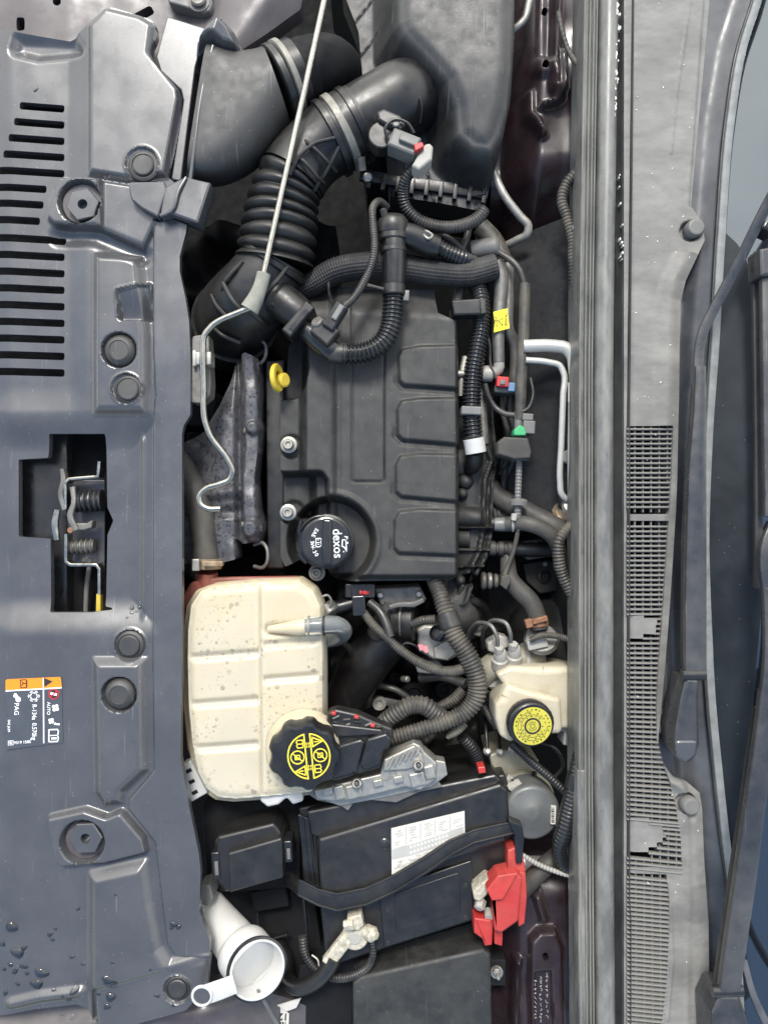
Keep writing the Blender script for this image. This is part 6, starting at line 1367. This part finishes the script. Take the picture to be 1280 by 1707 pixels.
for k in range(9): obj('pin_rib', prism(rect(560 + (k % 5) * 18, 1196 + (k % 5) * 4 + (k // 5) * 9, 12, 2.5, -24 + (k % 3) * 20), .038, .03, .8), ('grey', 'dusty', 'black')[k % 3], cm)

# ================================================================== BATTERY
ba = thing('battery', 'black car battery with strap and white label', 'battery', 680, 1450, -.2)
obj('case', prism(rp([(498, 1346), (842, 1290), (858, 1344), (872, 1382), (866, 1440), (800, 1532), (642, 1582), (545, 1614), (532, 1500), (505, 1470)], 6), -.020, -.2, 4), 'black', ba)
obj('cover', prism(rp([(530, 1398), (834, 1306), (846, 1316), (850, 1372), (842, 1404), (700, 1450), (566, 1500), (534, 1494)], 6), .008, -.03, 6, seg=4), 'black', ba)
obj('cover_ridge', prism(rp([(510, 1352), (826, 1290), (836, 1300), (838, 1318), (540, 1400), (518, 1392)], 6), -.006, -.05, 5), 'black', ba)
pl = obj('top_plate', prism(rp([(632, 1486), (786, 1434), (789, 1532), (640, 1580)], 3), -.012, -.04, 2), 'black', ba)
obj('plate_panel', prism(rp([(658, 1490), (766, 1454), (767, 1520), (660, 1555)], 5), -.0105, -.02, 1), 'black', pl)
for (x, y) in ((646, 1518), (776, 1476), (647, 1573), (776, 1530)): obj('plate_hole', disc(x, y, -.0112, 4, 3, .5, 14), 'kprint', pl)
bz = obj('round_button', lathe([(10, -3), (10, 1), (8, 2), (7.4, .8), (4, 2.2), (1, 2.4)], P(641, 1407, .009)), 'black_gloss', ba)
SP = [(478, 1462, -.03, 24), (500, 1480, .006, 27), (532, 1496, .014, 28), (562, 1504, .018, 29), (610, 1494, .018, 29), (660, 1471, .018, 28), (710, 1441, .018, 27), (752, 1412, .018, 25), (790, 1394, .018, 22), (856, 1379, .014, 20)]
SP = [(x, y, z - .005, w_) for x, y, z, w_ in SP]
st2 = obj('strap', bar(SP, 4, 1, False), 'black', ba)
for sg in (-1, 1): obj('strap_lip', bar([(x, y + sg * w_ * .46, z + .002, 3) for x, y, z, w_ in SP], 5, 1, False), 'black', st2)
obj('side_vents', prism(rp([(496, 1356), (518, 1366), (532, 1480), (508, 1468)], 3), -.014, -.1, 2), 'black_gloss', ba)
for k in range(3): obj('vent_rib', bar([(505 + k * 9, 1362 + k * 4, -.012, 3), (515 + k * 8, 1470 + k * 5, -.012, 3)], 5, 1), 'black', ba)
obj('holder_bracket', prism(rp([(846, 1366), (870, 1376), (874, 1400), (870, 1440), (860, 1440), (858, 1392)], 2), .02, -.03, 2), 'black_gloss', ba)
# label
lb = obj('label', prism([(652, 1381), (774, 1352), (775, 1404), (740, 1424), (653, 1466)], .0092, .007, 0), 'paper', ba)
zl = .0097
def lp(u, v):  # label coords u 0..1 across, v 0..1 down
    return (652 + 122 * u, 1381 - 29 * u + (85 - 25 * u) * v)
b = MB()
for u in (.2, .4, .6, .8): flatpoly([lp(u - .006, .04), lp(u + .006, .04), lp(u + .006, .40), lp(u - .006, .40)], zl, b)
obj('label_columns', b, 'gprint', lb)
b = flatpoly([lp(.01, .42), lp(.22, .42), lp(.22, .66), lp(.01, .62)], zl); flatpoly([lp(.80, .42), lp(.99, .42), lp(.99, .76), lp(.80, .70)], zl, b); flatpoly([lp(.22, .44), lp(.80, .44), lp(.80, .74), lp(.22, .67)], zl, b)
obj('label_band', b, 'gprint', lb)
b = MB()
for r_ in (0, 1):
    for k in range(11): flatpoly(circ(*lp(.27 + k * .049, .50 + r_ * .115 + k * .002), 2.2, 8), zl + .0003, b)
obj('label_dots', b, 'paper', lb)
b = MB(); rng = random.Random(5)
for k in range(44):
    u = rng.choice((.04, .24, .44, .64, .84)) + rng.uniform(0, .05); v = rng.choice((.08, .13, .18, .24, .30, .35)); wv = rng.uniform(.03, .10)
    flatpoly([lp(u, v), lp(u + wv, v), lp(u + wv, v + .018), lp(u, v + .018)], zl + rng.uniform(0, .0002), b)
for k in range(26):
    u = rng.uniform(.03, .45); v = rng.uniform(.70, .92); wv = rng.uniform(.02, .08); flatpoly([lp(u, v), lp(u + wv, v), lp(u + wv, v + .014), lp(u, v + .014)], zl + rng.uniform(0, .0002), b)
obj('label_text', b, 'gprint', lb, kind='stuff')
text('print', 'H90', 9, *lp(.32, .82), zl + .0003, 14, 'gprint', lb)
text('print', '70Ah', 8, *lp(.66, .80), zl + .0003, 18, 'gprint', lb)
# negative terminal
ng = thing('negative_clamp', 'corroded whitish battery clamp on the negative post', 'battery clamp', 592, 1555, -.02)
obj('post', lathe([(20, -16), (20, -2), (12, 0), (11, 12), (9, 14)], P(592, 1558, -.006), n=24), 'lightgrey', ng)
obj('clamp_ring', lathe([(22, -2), (22, 8), (20, 10), (13, 10)], P(592, 1558, -.004), n=26), 'corroded', ng)
obj('clamp_jaws', prism(rp([(578, 1530), (602, 1524), (606, 1544), (598, 1552), (582, 1552)], 3), .010, -.012, 3), 'corroded', ng)
obj('bolt', lathe([(8, -8), (9, 0), (8, 8)], P(582, 1541, .010), (.9, .2, .2), 6), 'corroded', ng)
obj('side_bolt', lathe([(13, -8), (13, 6), (9, 10), (6, 14)], P(617, 1556, .0), (.8, 0, .6), 16), 'corroded', ng)
obj('lug', prism(rp(rect(562, 1588, 56, 22, -52), 3), .006, -.006, 3), 'corroded', ng)
tag(obj('negative_cable', tube([(558, 1596, .0, 12), (544, 1618, -.004, 13), (520, 1640, -.012, 13), (496, 1646, -.025, 13), (478, 1630, -.05, 14), (476, 1600, -.07, 14), (462, 1574, -.08, 14), (430, 1570, -.09, 14)], 13, n=22), 'black', None), 'thick black cable leaving the corroded clamp', 'cable')
tag(obj('sensor_wire', tube([(620, 1568, .0, 5), (622, 1590, -.002, 6), (612, 1612, -.01, 7), (590, 1626, -.016, 8), (560, 1630, -.022, 8), (530, 1618, -.03, 8), (510, 1592, -.036, 8), (504, 1560, -.04, 8)], 8, (5, .18), n=16), 'conduit', None, 80), 'thin ribbed wire curling round below the corroded clamp', 'wire')
# positive cover
pc = thing('positive_terminal_cover', 'red plastic positive terminal cover standing open', 'terminal cover', 840, 1510, -.03)
obj('hinge_piece', prism(rp([(846, 1418), (858, 1412), (872, 1428), (876, 1450), (876, 1470), (846, 1452)], 3), .012, -.03, 3), 'red', pc)
obj('side_wall', prism(rp([(866, 1452), (876, 1456), (878, 1498), (874, 1540), (864, 1546), (862, 1480)], 2), .018, -.03, 2), 'red', pc)
obj('lid', prism(rp([(812, 1484), (830, 1464), (862, 1456), (870, 1464), (864, 1536), (836, 1556), (824, 1552), (822, 1500)], 3), .032, -.01, 4), 'red', pc)
obj('lid_slope', prism(rp([(811, 1484), (830, 1460), (864, 1455), (838, 1500), (820, 1502)], 2), .040, .02, 2), 'red', pc)
obj('lower_clip', prism(rp([(790, 1530), (806, 1532), (818, 1534), (822, 1540), (820, 1576), (808, 1578), (804, 1566), (790, 1556)], 2), .012, -.02, 3), 'red', pc)
obj('lower_lug', prism(rp([(824, 1548), (838, 1556), (837, 1578), (824, 1574)], 2), .012, -.02, 2), 'red', pc)
ps = thing('positive_clamp', 'pale positive battery clamp beside the red cover', 'battery clamp', 803, 1495, -.02)
obj('clamp', prism(rp([(788, 1486), (812, 1466), (820, 1470), (812, 1492), (800, 1504), (790, 1500)], 3), .012, -.02, 3), 'corroded', ps)
obj('bolt', lathe([(9, -8), (9, 6), (6, 8)], P(800, 1508, .006), (-.3, -.6, .7), 6), 'lightgrey', ps)
obj('nut', lathe([(7, -8), (7, 8)], P(814, 1524, .004), (0, -.4, 1), 12), 'lightgrey', ps)
# lower black case
lc = thing('fuse_block_cover', 'plain dark fuse block cover at the bottom edge', 'fuse cover', 700, 1680, -.15)
obj('lid', prism(rp([(588, 1640), (600, 1628), (806, 1582), (818, 1592), (822, 1800), (588, 1800)], 5), -.008, -.15, 6, seg=4), 'pad_plastic', lc)
obj('tray', prism([(500, 1610), (640, 1582), (806, 1532), (822, 1584), (822, 1600), (590, 1650), (585, 1790), (470, 1790)], -.06, -.2, 3), 'dull', lc)
# relay box
rb = thing('relay_box', 'small rectangular black relay box with side clips beside the tank', 'relay box', 420, 1430, -.1)
obj('lid', prism(rp([(380, 1422), (470, 1396), (472, 1464), (382, 1489)], 4), .020, -.03, 4), 'black', rb)
obj('shoulder', prism(rp([(358, 1404), (364, 1394), (456, 1372), (466, 1384), (474, 1400), (474, 1462), (376, 1488), (360, 1470)], 5), .004, -.06, 5), 'black', rb)
for (x, y, h_) in ((360, 1444, 46), (480, 1420, 36)):
    c_ = obj('side_clip', prism(rp(rect(x, y, 14, h_, -4), 3), .006, -.03, 2), 'black_gloss', rb)
    obj('clip_window', prism(rect(x + 1, y + 4, 6, h_ * .5, -4), .0075, .0, 1), 'grey', c_)
obj('base', prism(rp([(336, 1340), (500, 1330), (500, 1480), (345, 1490)], 4), -.06, -.12, 3), 'dull', rb)
# washer neck
wn = thing('washer_filler_neck', 'white plastic washer filler neck with open mouth', 'filler neck', 420, 1600, -.08)
axn = (P(432, 1618, .02) - P(352, 1520, -.05)).normalized()
obj('neck', tube([(338, 1500, -.065, 30), (356, 1524, -.048, 32), (384, 1560, -.022, 36), (396, 1576, -.012, 39), (402, 1583, -.006, 45), (414, 1597, .004, 46), (422, 1607, .012, 46)], 38, n=40, step=.002), 'white', wn)
axm = (P(432, 1620, .045) - P(404, 1586, -.02)).normalized()
cpos = P(428, 1615, .022)
obj('gasket', lathe([(45, -3), (50.5, -2), (50.5, 2.5), (45, 3.5)], cpos, axm, 44, caps=False), 'black_gloss', wn)
obj('mouth', lathe([(46, 2), (47, 5), (46, 6.5), (43.5, 6.5), (42, 4), (39, -34)], cpos, axm, 44, caps=False), 'white', wn)
obj('inner_floor', lathe([(40, -36), (40, -35), (1, -35)], cpos, axm, 32), 'white', wn)
obj('cap_arm', bar([(392, 1640, .05, 30), (366, 1650, .054, 31), (340, 1659, .056, 31)], 5, 2), 'white', wn)
ae = obj('arm_eye', lathe([(16, -2.5), (17.5, 0), (16, 2.5), (13.5, 2.6), (13, 0)], P(337, 1660, .0585), (0, 0, 1), 28), 'white', wn)
obj('eye_hole', disc(337, 1660, .0595, 13, 2, .5), 'panel', ae)
obj('mouth_strap', bar([(430, 1650, .02, 5), (440, 1668, .01, 6), (452, 1690, -.01, 7), (470, 1720, -.03, 7)], 3, 1), 'grey', wn)
tag(obj('grommet_tab', prism(rp([(332, 1480), (350, 1474), (356, 1498), (346, 1512), (330, 1506)], 5), -.012, -.05, 3), 'grey', None), 'small grey tab between cover edge and relay box', 'tab')
pt = thing('paper_tag', 'white printed paper tag near the bottom edge below the washer neck', 'tag', 470, 1680, -.06)
obj('paper', prism([(446, 1684), (464, 1676), (482, 1690), (480, 1740), (446, 1740)], -.048, -.05, 0), 'paper', pt)
obj('paper_fold', prism([(462, 1676), (502, 1664), (494, 1680), (478, 1686)], -.042, -.044, 0), 'paper', pt)
text('print', '1225', 17, 464, 1694, -.0475, 176, 'kprint', pt, bold=.3)
for k in range(7): obj('bar', prism(rect(452 + k * 4, 1710, 1.2 + (k % 3) * .6, 12), -.0474, -.0478, 0), 'kprint', pt)
tag(obj('bottom_loom', tube([(440, 1712, -.08, 12), (500, 1690, -.075, 13), (580, 1684, -.08, 13)], 13, (6, .18), n=16), 'conduit', None, 80), 'ribbed loom lying deep at the bottom edge beside the fuse cover', 'wire loom')
tag(obj('cream_wire', tube([(520, 1592, -.03), (528, 1598, -.028), (532, 1618, -.034)], 1.4, n=6), 'paper', None), 'hair-thin cream wire beside the black battery cable', 'wire')
bt = thing('battery_tray', 'dark battery tray and brackets below the relay box', 'battery tray', 430, 1520, -.2)
obj('tray', prism([(340, 1480), (520, 1470), (545, 1640), (470, 1680), (360, 1560)], -.10, -.2, 3), 'dull', bt)
for q in ([(430, 1520, -.07), (432, 1570, -.07), (480, 1556, -.07)], [(400, 1530, -.07), (402, 1560, -.07)], [(505, 1480, -.05), (512, 1560, -.05)]): obj('rib', bar([(*p_, 4) for p_ in q], 10, 1, False), 'black', bt)
obj('block', prism(rp(rect(450, 1500, 60, 34, -10), 3), -.075, -.12, 3), 'dull', bt)

# ---- clutter between engine cover, tank and gearbox
cl2 = thing('coolant_outlet', 'grimy metal coolant outlet below the engine cover edge', 'coolant outlet', 640, 1000, -.12)
obj('flange', prism(rp([(622, 980), (700, 976), (712, 1000), (690, 1014), (634, 1010)], 5), -.06, -.1, 4), 'grey_metal', cl2)
obj('neck', tube([(650, 1000, -.07, 16), (640, 1030, -.08, 17), (628, 1056, -.1, 18)], 17, n=20), 'grey_metal', cl2)
for (x, y) in ((634, 992), (698, 990)): obj('bolt', lathe([(6, -3), (6, 3), (4, 5)], P(x, y, -.058), n=12), 'silver', cl2)
for k, (q, r_, m_, lab) in enumerate((
    ([(556, 1060, -.08), (580, 1080, -.1), (584, 1120, -.13), (570, 1160, -.16)], 7, 'rubber', 'thin black hose dropping behind the clear tank hose'),
    ([(700, 1130, -.14), (740, 1128, -.12), (776, 1140, -.1)], 9, 'grey_metal', 'dull metal tube in shadow under the thick harness bend'),
    ([(610, 1140, -.17), (660, 1150, -.16), (700, 1180, -.17)], 6, 'grey_metal', 'shift cable deep in the bay above the arched harness'),
    ([(780, 1000, -.06), (800, 1006, -.07), (812, 1030, -.1)], 8, 'rubber', 'short black hose dropping below the manifold end'))):
    tag(obj('bay_line', tube(q, r_, n=12), m_, None), lab, 'hose' if m_ == 'rubber' else 'cable')
gl = thing('shift_linkage', 'greasy metal shift linkage deep between tank and harness', 'linkage', 640, 1150, -.25)
obj('arm', bar([(600, 1178, -.17, 16), (630, 1168, -.165, 14), (668, 1176, -.17, 18)], 8, 2), 'grey_metal', gl)
obj('eye', lathe([(13, -4), (14, 0), (13, 4), (7, 4), (6, 0)], P(632, 1172, -.155), (.2, -.1, 1), 24), 'alu', gl)
obj('pin', lathe([(6, -8), (6, 6), (4, 8)], P(676, 1132, -.15), (.6, .1, .7), 14), 'alu', gl)
